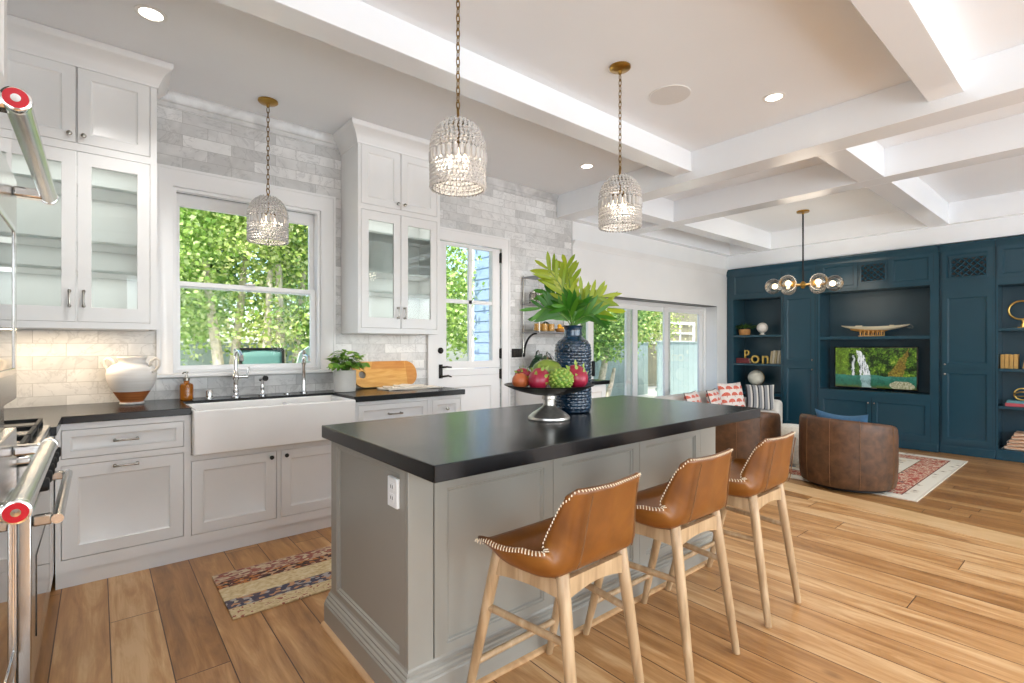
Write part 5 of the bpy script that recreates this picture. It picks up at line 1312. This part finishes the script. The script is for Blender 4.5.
m = MB().loft(rows, True); m.f.append((0, 1, 2, 3, 4)); m.f.append((40, 41, 42, 43, 44)); m.build('keel', 'boat_wood', f)
MB().tube([(8.37, 1.765, ZS + .155), (8.37, 1.735, ZS + .14), (8.37, 1.72, ZS + .115), (8.37, 1.74, ZS + .10), (8.37, 1.775, ZS + .11), (8.37, 1.80, ZS + .125)], .0035, 8).build('rudder_ring', 'nickel', f)

# left bookcase contents ------------------------------------------
def fern(m, sm, c, n, L, rnd, sq=.5):
    for k in range(n):
        a = 2 * pi * k / n + rnd.uniform(-.2, .2); l_ = L * rnd.uniform(.7, 1.1)
        p0 = Vector(c); p2 = p0 + Vector((cos(a) * l_ * sq, sin(a) * l_, rnd.uniform(.0, .06))); p1 = (p0 + p2) / 2 + Vector((0, 0, .09))
        leaf(m, p0, p1, .03, (0, 0, 1), .1, 0); leaf(m, p1 - (p1 - p0) * .3, p2, .035, (0, 0, 1), .1, .1)
        for t in (.4, .55, .7, .85):
            b_ = p0 * (1 - t) ** 2 + p1 * 2 * t * (1 - t) + p2 * t * t
            for sg in (-1, 1): leaf(m, b_, b_ + Vector((-sin(a) * sg * .05 + cos(a) * .03, cos(a) * sg * .05 * 1 + sin(a) * .03, -.01)), .022, (0, 0, 1), .1, .1)
f = thing('basket_plant', (8.30, 3.945, 1.455), 'spreading green plant in a round wicker basket on the top bookcase shelf', 'plant')
MB().lathe((8.30, 3.945, 1.4556), [(.075, 0), (.082, .004), (.09, .06), (.086, .098), (.080, .098), (.076, .075), (0, .075)], 32).build('basket', 'basket', f)
lm = MB(); sm = MB(); rnd = random.Random(21); fern(lm, sm, (8.30, 3.935, 1.545), 20, .24, rnd, .6)
lm.v = [(min(x, 8.54), max(3.76, min(y, 4.052)), z) for x, y, z in lm.v]
lm.build('foliage', 'leaf_fern', f, recalc=False, angle=180)
f = thing('sphere_ornament', (8.30, 3.655, 1.455), 'white ball ornament on a short foot beside the basket plant', 'ornament')
MB().lathe((8.30, 3.655, 1.4556), [(.045, 0), (.047, .008), (.03, .016), (.026, .03), (.034, .038), (0, .04)], 24).build('foot', 'ceramic_white', f)
MB().ball((8.30, 3.655, 1.572), .084, seg=28, rings=18).build('ball', 'ceramic_white', f, angle=180)
def book(loc, size, mat, label, group, lean_=0, lying=False, name='book'):
    """closed book: cover boards and spine as one piece, pages as another; spine faces the room (-X)"""
    t_, d_, h_ = size; b = thing(name, loc, label, 'book', group)
    if lying: b.rotation_euler = (R(90), 0, 0) if False else (0, 0, 0)
    m = MB(); p = MB()
    if lying:
        m.box(0, d_, -h_ / 2, h_ / 2, .0, .004); m.box(0, d_, -h_ / 2, h_ / 2, t_ - .004, t_); m.box(0, .004, -h_ / 2, h_ / 2, .004, t_ - .004); p.box(.0045, d_ - .005, -h_ / 2 + .004, h_ / 2 - .004, .0045, t_ - .0045)
    else:
        m.box(0, d_, -t_ / 2, -t_ / 2 + .003, 0, h_); m.box(0, d_, t_ / 2 - .003, t_ / 2, 0, h_); m.box(0, .004, -t_ / 2 + .003, t_ / 2 - .003, 0, h_); p.box(.0045, d_ - .005, -t_ / 2 + .0033, t_ / 2 - .0033, .004, h_ - .004)
    L = Vector(loc)
    m.v = [tuple(Vector(v) + L) for v in m.v]; p.v = [tuple(Vector(v) + L) for v in p.v]
    m.build('cover', mat, b, smooth=False, bevel=.0012); p.build('pages', 'paper', b, smooth=False)
    if lean_: b.rotation_euler = (lean_, 0, 0)
    return b
book((8.25, 3.95, .9936), (.042, .15, .225), 'book_red', 'dark red book lying at the bottom under the gold letter P', 'lying books, left bookcase', lying=True)
book((8.25, 3.955, 1.0366), (.038, .15, .21), 'book_red', 'dark red book lying upper in the pile under the gold letter P', 'lying books, left bookcase', lying=True)
def letter(ch, loc, size, label):
    cu = bpy.data.curves.new('letter_text', 'FONT'); cu.body = ch; cu.size = size; cu.extrude = .018; cu.bevel_depth = .003; cu.align_x = 'CENTER'
    to = bpy.data.objects.new('letter_text', cu); COL.objects.link(to)
    bpy.context.view_layer.update(); dg = bpy.context.evaluated_depsgraph_get(); me = bpy.data.meshes.new_from_object(to.evaluated_get(dg))
    bpy.data.objects.remove(to)
    zmin = min(v.co.y for v in me.vertices)
    for v in me.vertices:
        x, y, z = v.co; v.co = (-z, -x, y - zmin)
    me.materials.clear(); me.materials.append(M['gold']); me.name = 'letter'
    o = bpy.data.objects.new('letter_ornament', me); COL.objects.link(o); o.location = loc
    tag(o, label, 'letter', 'letters on the left bookcase'); return o
letter('p', (8.31, 3.905, 1.0752), .19, 'gold letter p standing on the red books in the left bookcase')
letter('o', (8.28, 3.755, .9936), .27, 'round gold letter o beside the red books in the left bookcase')
letter('n', (8.31, 3.605, .9936), .26, 'gold letter n right of the round letter in the left bookcase')
nm = ['first', 'second', 'third', 'fourth', 'fifth']
for k in range(5): book((8.29, 3.525 - .036 * k, .9956), (.028, .14, .20 + .012 * (k % 2)), ('book_cream', 'paper')[k % 2], '%s cream book from the left, leaning in the left bookcase' % nm[k], 'leaning cream books, left bookcase', lean_=.12)
f = thing('desk_globe', (8.32, 3.765, .525), 'cream desk globe in a metal arm behind the sofa cushions', 'globe')
MB().lathe((8.32, 3.765, .5256), [(.085, 0), (.088, .01), (.03, .022), (.012, .035), (.011, .085), (0, .087)], 28).build('base', 'aged_brass', f)
MB().ball((8.32, 3.765, .755), .122, seg=36, rings=24).build('sphere', 'globe_cream', f, angle=180)
MB().tube([(8.32 + .0, 3.765 - .135 * sin(R(a)), .755 + .135 * cos(R(a))) for a in range(-10, 191, 12)], .005, 8).build('meridian_arm', 'aged_brass', f)

# right bookcase contents -------------------------------------------
f = thing('ring_sculpture', (8.36, .70, 1.49), 'gold ring sculpture on a small plinth at the top right shelf', 'sculpture')
MB().box(8.32, 8.40, .665, .735, 1.4906, 1.505).build('base', 'gold', f, bevel=.003)
MB().tube([(8.36, .70, 1.505), (8.36, .69, 1.56), (8.36, .705, 1.60)], [.016, .012, .010], 10).build('stem', 'gold', f)
MB().ring((8.36, .705, 1.70), .108, .011, 40, 10, (1, .1, 0)).build('hoop', 'gold', f)
for k in range(4): book((8.28, .858 - .0375 * k, 1.0126), (.034, .15, .165 + .004 * (k % 2)), 'book_tan', '%s upright tan book from the left in the right bookcase' % nm[k], 'tan books, right bookcase')
book((8.28, .675, 1.0146), (.034, .15, .165), 'book_tan', 'leaning tan book right of the upright ones in the right bookcase', 'tan books, right bookcase', lean_=-.16 * -1)
book((8.24, .69, .5726), (.035, .22, .28), 'book_pink', 'coral book lying at the bottom under the gold coil', 'lying books, right bookcase', lying=True)
book((8.245, .69, .6082), (.028, .21, .26), 'book_teal', 'teal book lying between coral book and gold coil', 'lying books, right bookcase', lying=True)
f = thing('coil_ornament', (8.35, .70, .637), 'gold coil ornament lying on the coral and teal books', 'ornament')
MB().ring((8.35, .70, .712), .068, .008, 32, 8, (1, .35, .1)).build('hoop', 'gold', f); MB().ring((8.35, .70, .712), .066, .008, 32, 8, (.5, .2, 1)).build('hoop', 'gold', f)
lbs = ['lowest', 'second lowest', 'middle', 'second topmost', 'topmost']
for k in range(5):
    z = .0606 + .041 * k; o_ = thing('folded_blanket', (8.30, .62, z), '%s folded striped blanket in the right bookcase stack' % lbs[k], 'blanket', 'folded blankets'); m = MB(); y0 = .44 - .008 * (k % 2); y1 = .835 - .02 * k
    rows = []
    for i in range(13):
        a = -pi / 2 + pi * i / 12; rows.append([(8.24 - .019 * cos(a), y + 0, z + .0195 + .019 * sin(a)) for y in [y0 + (y1 - y0) * j / 8 for j in range(9)]])
    rows = [[(8.50, p[1], z + .0005) for p in rows[0]]] + rows + [[(8.50, p[1], z + .0385) for p in rows[0]]]
    m.loft(rows); m.loft([rows[0], rows[-1]]); n = len(rows)
    m.add([r[0] for r in rows], [tuple(range(n))]); m.add([r[-1] for r in rows], [tuple(range(n))])
    m.build('cloth', 'blanket_stripe', o_, angle=60)
    if k in (0, 2):
        fr = MB()
        for j in range(16):
            x = 8.25 + .015 * j; fr.tube([(x, y1 - .003, z + .02), (x, y1 + .012, z + .016), (x + .004, y1 + .026, z + .003)], .003, 5)
        tag(fr.build('fringe', 'towel', o_), kind='stuff')

# ================================================================== LIVING ROOM
rug = MB().box(5.43, 7.76, 1.09, 4.09, LF + .0006, LF + .010).build('area_rug', 'persian_weave', origin=(5.43, 1.09, LF), smooth=False, bevel=.002)
tag(rug, 'large cream and red patterned rug under the barrel chairs', 'rug')
def barrel_chair(label, cx, cy, rz, zf):
    c = thing('barrel_chair', (0, 0, 0), label, 'armchair', 'leather barrel chairs')
    # opening faces +X; a = angle from the back (-X)
    def wall(a):
        t = abs(a) / R(142); top = .665 - .12 * t ** 2.2; return top
    rows = []; N = 44
    for i in range(N + 1):
        a = -R(142) + 2 * R(142) * i / N; r0, r1 = .410, .325; ex = lambda r: (-r * cos(a), r * sin(a) * .97)
        tp = wall(a); prof = [(r0 * .955, .035), (r0 * .985, .10), (r0, .25), (r0 * .995, tp - .10), (r0 * .985, tp - .03), (r0 * .96, tp - .006), (.383, tp), (r1 + .022, tp - .010), (r1, tp - .05), (r1 - .01, .34), (r1 - .01, .06)]
        rows.append([(ex(r)[0], ex(r)[1], z) for r, z in prof])
    m = MB().loft(rows); k = len(rows[0]); m.f.append(tuple(range(k))); m.f.append(tuple(range(N * k, N * k + k))); m.loft([[p[0] for p in rows], [p[-1] for p in rows]])
    sh = m.build('shell', 'brown_leather', c, angle=70)
    for a in (-R(95), -R(48), -R(14), R(20), R(52), R(98)):
        tp = wall(a); pts = []; r0 = .410
        for r, z in [(r0 * .955 + .001, .04), (r0 * .985 + .001, .10), (r0 + .001, .25), (r0 * .995 + .001, tp - .10), (r0 * .985 + .001, tp - .03), (r0 * .96 + .001, tp - .004), (.383, tp + .001)]: pts.append((-r * cos(a), r * sin(a) * .97, z))
        MB().tube(pts, .0026, 6).build('seam', 'seam_leather', sh)
    m = MB(); rows = []
    for i in range(41):
        a = 2 * pi * i / 40; r = .315 if not (a < R(45) or a > R(315)) else .315 + .05 * cos(a * 2)
        rows.append([(r * cos(a) * .96, r * sin(a) * .96, .06), (r * cos(a), r * sin(a), .09), (r * cos(a), r * sin(a), .29)])
    m.loft(rows); m.add([r[0] for r in rows[:-1]], [tuple(range(40))]); m.add([r[-1] for r in rows[:-1]], [tuple(range(40))]); m.build('seat_base', 'brown_leather', c, angle=50)
    MB().lathe((0.02, 0, .291), [(.27, 0), (.302, .02), (.310, .06), (.302, .10), (.27, .12), (0, .13)], 40).build('seat_cushion', 'brown_leather', c)
    MB().lathe((0, 0, 0.001), [(.335, 0), (.345, .006), (.345, .034), (.0, .034)], 40).build('swivel_base', 'black_metal', c)
    c.location = (cx, cy, zf); c.rotation_euler = (0, 0, rz); return c
b1 = barrel_chair('dark brown leather barrel chair standing alone in front of the television', 5.60, 1.665, -.28, LF + .0105)
b2 = copy_tree(b1); b2.location = (5.50, 2.66, LF + .0105); b2.rotation_euler = (0, 0, .12); b2['label'] = 'dark brown leather barrel chair behind the far bar stool'

def cushion(name, label, cat, group, w, h, th, mat, loc, rot, sag=0.0, piping=None, L=None):
    o_ = thing(name, (0, 0, 0), label, cat, group); N = 18
    def srf(sg):
        rows = []
        for i in range(N + 1):
            row = []
            for j in range(N + 1):
                u, v = -1 + 2 * i / N, -1 + 2 * j / N
                e = max(0, (1 - abs(u) ** 3.0)) ** .55 * max(0, (1 - abs(v) ** 3.0)) ** .55
                pu = u * (1 - .07 * (1 - v * v)); pv = v * (1 - .07 * (1 - u * u)) - sag * max(0, v) * (1 - u * u)
                row.append((pu * w / 2, sg * th / 2 * e, pv * h / 2 + h / 2))
            rows.append(row)
        return rows
    A, B = srf(-1), srf(1); m = MB(); m.loft(A); m.loft(B)
    uv = [((i / N), (j / N)) for i in range(N + 1) for j in range(N + 1)] * 2
    m.build('cover', mat, o_, angle=180, uvs=uv)
    if piping:
        P = [A[i][0] for i in range(N + 1)] + [A[N][j] for j in range(1, N + 1)] + [A[i][N] for i in range(N - 1, -1, -1)] + [A[0][j] for j in range(N - 1, 0, -1)]
        MB().tube(P, .006, 6, closed=True).build('piping', piping, o_)
    o_.location = loc; o_.rotation_euler = rot; return o_
cushion('throw_pillow', 'blue pillow with a dipped top edge on the seat of the nearer barrel chair', 'pillow', None, .50, .29, .11, 'blue_cloth', (5.62, 1.70, .424 + LF), (R(-10), 0, R(78)), .22)

f = thing('sofa', (6.6, 3.45, LF), 'cream upholstered sofa along the sliding doors behind the island', 'sofa')
sx0, sx1, sy0, sy1 = 5.45, 7.74, 3.10, 3.92
def soft(name, x0, x1, y0, y1, z0, z1, r=.06):
    return MB().box(x0, x1, y0, y1, z0, z1).build(name, 'linen', f, bevel=r)
def soften(o, r, seg=4): md = o.modifiers['bevel']; md.width = r; md.segments = seg
o = soft('base', sx0 + .02, sx1 - .02, sy0 + .03, sy1 - .02, LF + .13, LF + .30); soften(o, .02)
for a, b in ((sx0, sx0 + .19), (sx1 - .19, sx1)): o = soft('arm', a, b, sy0, sy1, LF + .09, LF + .555); soften(o, .06)
o = soft('back', sx0 + .192, sx1 - .192, sy1 - .24, sy1, LF + .302, LF + .68); soften(o, .06)
for a, b in ((sx0 + .192, 6.592), (6.598, sx1 - .192)):
    o = soft('seat_cushion', a, b, sy0 - .01, sy1 - .245, LF + .302, LF + .40); soften(o, .04)
for x in (sx0 + .08, sx1 - .08):
    for y in (sy0 + .08, sy1 - .08): MB().tube([(x, y, LF + .0105), (x, y, LF + .092)], [.018, .025], 12).build('foot', 'dark_stem', f)
zc = LF + .402
P_ = 'coral-print pillows on the sofa'
cushion('throw_pillow', 'coral parasol-print pillow at the right end of the sofa', 'pillow', P_, .48, .42, .15, 'coral_print', (7.06, 3.50, zc), (R(-14), 0, R(-14)))
cushion('throw_pillow', 'coral parasol-print pillow near the middle of the sofa', 'pillow', P_, .46, .35, .14, 'coral_print', (6.58, 3.49, zc), (R(-16), 0, R(14)), 0, 'dark_metal')
cushion('throw_pillow', 'coral parasol-print pillow at the left end of the sofa', 'pillow', P_, .46, .35, .14, 'coral_print', (6.06, 3.49, zc), (R(-18), 0, R(12)), 0, 'dark_metal')
cushion('throw_pillow', 'grey and black striped pillow against the right sofa arm', 'pillow', None, .40, .38, .12, 'stripe_cloth', (7.46, 3.31, zc), (R(-10), 0, R(-52)))
f = thing('pouf', (6.20, 2.40, LF + .0105), 'fluffy cream pouf on the rug between the barrel chairs', 'pouf')
MB().lathe((6.20, 2.40, LF + .0105), [(.20, 0), (.25, .02), (.285, .10), (.29, .20), (.275, .31), (.22, .385), (.12, .415), (0, .42)], 40).build('cover', 'cream_shag', f, angle=180)

# chandelier -----------------------------------------------------
f = thing('chandelier', (7.086, 2.602, CEIL), 'black and brass chandelier with six clear glass globes over the living room', 'chandelier')
cx, cy, cz = 7.086, 2.602, 2.075
MB().lathe((cx, cy, CEIL), [(.075, -.0005), (.075, -.016), (.07, -.022), (.016, -.026), (.014, -.045), (0, -.046)], 32).build('ceiling_canopy', 'brass', f)
MB().cyl((cx, cy, CEIL - .045), (cx, cy, cz + .03), .010, 12).build('rod', 'black_metal', f)
MB().lathe((cx, cy, cz), [(0, -.05), (.018, -.045), (.026, -.025), (.045, -.012), (.045, .012), (.026, .03), (.014, .045), (0, .046)], 24).build('hub', 'brass', f)
va = math.atan2(-.939, .345)
for k in range(6):
    a = va + 2 * pi * k / 6; d = Vector((cos(a), sin(a), 0)); P = Vector((cx, cy, cz))
    ar = MB().tube([tuple(P + d * .04), tuple(P + d * .235)], .007, 10).build('arm', 'brass', f)
    MB().tube([tuple(P + d * .215), tuple(P + d * .255), tuple(P + d * .262)], [.016, .022, .03], 16).build('socket', 'brass', ar)
    MB().ball(tuple(P + d * .345), .102, seg=28, rings=18).build('globe', 'globe_glass', ar, angle=180)
    MB().ball(tuple(P + d * .325), .036, seg=14, rings=10).build('bulb', 'bulb_frost', ar, angle=180)
lamp('chandelier_glow', 'POINT', (cx, cy, cz), 12, (1, .87, .7), shadow_soft_size=.35)

# ================================================================== OUTDOORS
struct('ground', MB().box(-8, 22, 4.42, 40, -.4, -.12), 'ground_out', smooth=False)
struct('ground', MB().box(-10, 18, -16, YB - .21, -.4, -.12), 'bounce_ground', smooth=False)  # unseen pale ground, added to bounce sunlight up to the ceiling
def fence(name, label, p0, p1, top, n, gap=.008):
    a, b = Vector(p0), Vector(p1); d = (b - a); L = d.length; d.normalize(); nrm = Vector((-d.y, d.x)); f = thing(name, (a.x, a.y, -.12), label, 'fence')
    w = L / n; m = MB()
    for k in range(n):
        q0 = a + d * (w * k + gap / 2); q1 = a + d * (w * (k + 1) - gap / 2); o = nrm * .012
        m.prism([tuple(q0 - o), tuple(q1 - o), tuple(q1 + o), tuple(q0 + o)], UP(0), -.12, top)
    m.build('boards', 'fence_paint', f, smooth=False)
    r = MB()
    for z in (.15, top - .18):
        o0, o1 = nrm * .0125, nrm * .05; r.prism([tuple(a + o0), tuple(b + o0), tuple(b + o1), tuple(a + o1)], UP(0), z, z + .09)
    r.build('rail', 'fence_paint', f, smooth=False)
    o0, o1 = nrm * -.035, nrm * .035
    MB().prism([tuple(a + o0), tuple(b + o0), tuple(b + o1), tuple(a + o1)], UP(0), top + .0005, top + .03).build('cap_rail', 'fence_paint', f, smooth=False)
fence('board_fence', 'pale blue board fence behind the trees seen through the sink window', (-2, 10.2), (4.4, 10.2), 1.30, 30)
fence('board_fence', 'pale board fence outside the sliding doors', (6.9, 8.6), (12.2, 8.6), 1.34, 24)
fence('board_fence', 'white fence panel near the right sliding door, taller than the rest', (10.6, 7.2), (13.4, 7.2), 1.36, 12)
# neighbouring building with blue clapboards
f = thing('clapboard_house', (5.9, 6.7, -.12), 'light blue clapboard house wall seen through the glazed door', 'building')
MB().box(5.05, 6.35, 5.9, 7.25, -.12, 4.2).build('wall_core', 'siding_blue', f, smooth=False)
m = MB()
for k in range(24):
    z = -.1 + .18 * k
    m.add([(5.05, 5.9, z + .18), (5.038, 5.9, z), (5.05, 5.9, z), (5.05, 7.2, z + .18), (5.038, 7.2, z), (5.05, 7.2, z)], [(0, 1, 2), (5, 4, 3), (0, 3, 4, 1), (1, 4, 5, 2)])
m.build('clapboards', 'siding_blue', f, smooth=False)
MB().box(5.02, 5.06, 7.12, 7.27, -.12, 4.2).build('corner_board', 'trim_white', f, smooth=False)
f = thing('garden_house', (15.5, 10.5, -.12), 'tan house front with a white-framed window beyond the sliding doors', 'building')
MB().box(13.2, 19.5, 10.2, 12.5, -.12, 2.7).build('wall', 'roof_tan', f, smooth=False)
MB().frame(S(10.2), 14.6, 17.4, 1.35, 2.15, .10, 0, .05).build('window_frame', 'trim_white', f, smooth=False)
m = MB(); m.fbox(S(10.2), 15.5, 15.56, 1.4, 2.1, 0, .04); m.fbox(S(10.2), 16.4, 16.46, 1.4, 2.1, 0, .04); m.fbox(S(10.2), 14.65, 17.35, 1.7, 1.76, 0, .04); m.build('muntins', 'trim_white', f, smooth=False)
# patio chairs
f = thing('patio_chair', (1.42, 5.75, -.12), 'dark framed patio chair with a teal sling back, outside the sink window', 'chair')
x0, x1, y0, y1 = 1.17, 1.58, 5.45, 5.9
for x in (x0, x1):
    MB().tube([(x, y0, -.12), (x, y0 + .02, .65)], .014, 10).build('leg', 'dark_metal', f); MB().tube([(x, y1 - .08, -.12), (x, y1 - .05, .65), (x - .012 if x == x0 else x + .012, y1 + .03, 1.248)], .014, 10).build('leg', 'dark_metal', f)
MB().box(x0 + .014, x1 - .014, y0, y1 - .06, .63, .655).build('seat', 'teal_sling', f, bevel=.006)
m = MB(); rows = [[(x, y1 - .045 + .085 * t - .012 * sin(pi * s_), .72 + .52 * t) for s_, x in [(k / 8, x0 + .006 - .012 * t + (x1 - x0 - .012 + .024 * t) * k / 8) for k in range(9)]] for t in [j / 6 for j in range(7)]]
m.loft(rows); m.build('back_sling', 'teal_sling', f, solid=.006, recalc=False, angle=180)
MB().tube([(x0 - .012, y1 + .03, 1.248), (x1 + .012, y1 + .03, 1.248)], .013, 10).build('top_rail', 'dark_metal', f)
f = thing('shell_chair', (1.98, 6.1, -.12), 'sage green patio chair with a rounded back, outside the sink window', 'chair')
rows = []
for j in range(11):
    t = j / 10; hw = .20 * (1 - max(0, t - .45) ** 2 * 2.6) ** .5 if t < .999 else .03
    rows.append([(1.98 + hw * s_, 6.15 + .10 * t - .09 * s_ * s_, .55 + .72 * t) for s_ in [-1 + k / 5 for k in range(11)]])
MB().loft(rows).build('back_shell', 'sage_shell', f, solid=.012, recalc=False, angle=180)
MB().box(1.79, 2.17, 5.78, 6.13, .535, .56).build('seat', 'sage_shell', f, bevel=.008)
for x in (1.82, 2.14):
    for y in (5.81, 6.1): MB().cyl((x, y, -.12), (x, y, .536), .013, 8).build('leg', 'dark_metal', f)

def tree(label, x, y, trunks, crowns, n, mat, leaf_r=(.055, .10), group='trees outside', seed=1):
    rnd = random.Random(seed); t_ = thing('garden_tree', (x, y, -.12), label, 'tree', group)
    for pts, r in trunks:
        k = len(pts); MB().tube(pts, [r * (1 - .5 * i / (k - 1)) for i in range(k)], 9).build('trunk', 'bark', t_)
    v = []; fs = []; tot = sum(c[3] * c[4] * c[5] for c in crowns) ; clumps = []
    for c in crowns:
        for _ in range(max(3, int(c[6]))):
            while True:
                p = Vector((rnd.uniform(-1, 1), rnd.uniform(-1, 1), rnd.uniform(-1, 1)))
                if p.length < 1: break
            clumps.append((c[0] + p.x * c[3], c[1] + p.y * c[4], c[2] + p.z * c[5]))
    for _ in range(int(n * 1.6)):
        cx_, cy_, cz_ = clumps[rnd.randrange(len(clumps))]; s = .30
        p = Vector((rnd.gauss(cx_, s), rnd.gauss(cy_, s), rnd.gauss(cz_, s * .8)))
        if p.z < .95: continue
        L = rnd.uniform(*leaf_r); d = Vector((rnd.uniform(-1, 1), rnd.uniform(-1, 1), rnd.uniform(-1, .4))).normalized(); s_ = d.cross(Vector((rnd.uniform(-1, 1), rnd.uniform(-1, 1), rnd.uniform(-1, 1)))).normalized()
        k = len(v); w = L * .36
        v += [tuple(p), tuple(p + d * L * .45 + s_ * w), tuple(p + d * L), tuple(p + d * L * .45 - s_ * w)]; fs.append((k, k + 1, k + 2, k + 3))
    m = MB(); m.v = v; m.f = fs; o = m.build('foliage', mat, t_, smooth=False, recalc=False); o['kind'] = 'stuff'
def trunk(x, y, dx, dy, h): return [(x, y, -.12), (x + dx * .3, y + dy * .3, h * .35), (x + dx * .7, y + dy * .7, h * .7), (x + dx, y + dy, h)]
tree('leafy tree with a pale double trunk, left of the sink window view', 1.15, 9.0, [(trunk(1.55, 9.0, -.25, .1, 2.6), .10), (trunk(1.62, 9.1, .25, 0, 2.8), .085)], [(1.0, 9.2, 2.6, 1.1, .8, 1.3, 26), (1.5, 9, 3.6, 1.2, .8, .9, 18)], 6500, 'tree_leaf', seed=2)
tree('tree with several slim pale trunks in the middle of the sink window view', 2.1, 8.6, [(trunk(2.02, 8.6, .12, .1, 2.5), .085), (trunk(2.32, 8.7, -.05, 0, 2.6), .095), (trunk(2.5, 8.8, .2, 0, 2.6), .075)], [(2.1, 8.8, 2.7, .9, .7, 1.2, 22), (2.2, 8.8, 3.9, 1.1, .8, .8, 14)], 5500, 'tree_leaf_warm', seed=3)
tree('darker leafy tree at the right of the sink window view', 3.0, 8.8, [(trunk(2.95, 8.8, .2, 0, 2.4), .08)], [(3.0, 9, 2.2, .8, .7, 1.2, 22), (3.1, 9, 3.6, .9, .8, .9, 14)], 5500, 'tree_leaf_dark', seed=4)
tree('tall background tree filling the gaps behind the window trees', 2.0, 12.5, [(trunk(1.6, 12.5, .2, 0, 4), .16)], [(1.6, 12.5, 3.4, 3.0, .9, 1.9, 46)], 9000, 'tree_leaf_dark', (.11, .2), seed=5)
tree('tree seen through the left panes of the glazed door', 4.75, 7.6, [(trunk(4.68, 7.6, .1, .0, 2.4), .06)], [(4.6, 7.7, 1.9, .32, .4, .9, 12), (4.7, 7.8, 3.0, .3, .5, .8, 8)], 2600, 'tree_leaf', (.05, .10), seed=6)
tree('leaning tree with dense foliage outside the left sliding panels', 8.2, 7.4, [([(8.6, 7.4, -.12), (8.75, 7.4, .5), (9.05, 7.5, 1.1), (9.25, 7.6, 1.9)], .10), ([(8.7, 7.3, -.12), (9.05, 7.35, .45), (9.2, 7.4, .75)], .07)], [(8.5, 7.5, 1.75, 1.2, .6, .8, 34), (9.6, 7.8, 2.2, .8, .5, .4, 12)], 8000, 'tree_leaf_dark', seed=7)
tree('bright leafy tree over the fence outside the sliding doors', 10.8, 9.4, [(trunk(10.6, 9.4, .6, 0, 2.3), .09)], [(10.9, 9.3, 2.0, 1.6, .35, .6, 30), (13.4, 9.4, 2.1, 1.2, .3, .6, 18)], 8000, 'tree_leaf_warm', seed=8)
tree('background tree screen beyond the slider fence', 11, 12.8, [(trunk(9.5, 12.8, .2, 0, 3), .15)], [(9.5, 12.9, 2.6, 3.6, .8, 1.4, 40)], 6500, 'tree_leaf', (.11, .2), seed=9)
f = [o for o in bpy.data.objects if o.get('label', '').startswith('bright leafy tree over the fence')][0]
m = MB(); rnd = random.Random(2)
for k in range(30):
    d = Vector((rnd.uniform(-1, 1), rnd.uniform(-1, 1), rnd.uniform(-.6, 1))).normalized(); leaf(m, Vector((10.05, 8.0, 1.75)), Vector((10.05, 8.0, 1.75)) + d * .13, .08, (rnd.uniform(-1, 1), 0, 1), .2, .2)
m.build('blossom', 'coral_flower', f, recalc=False, angle=180)
MB().tube([(10.05, 8.05, 1.72), (10.3, 8.9, 1.62), (10.85, 9.4, 1.5)], .012, 6).build('branch', 'bark', f)
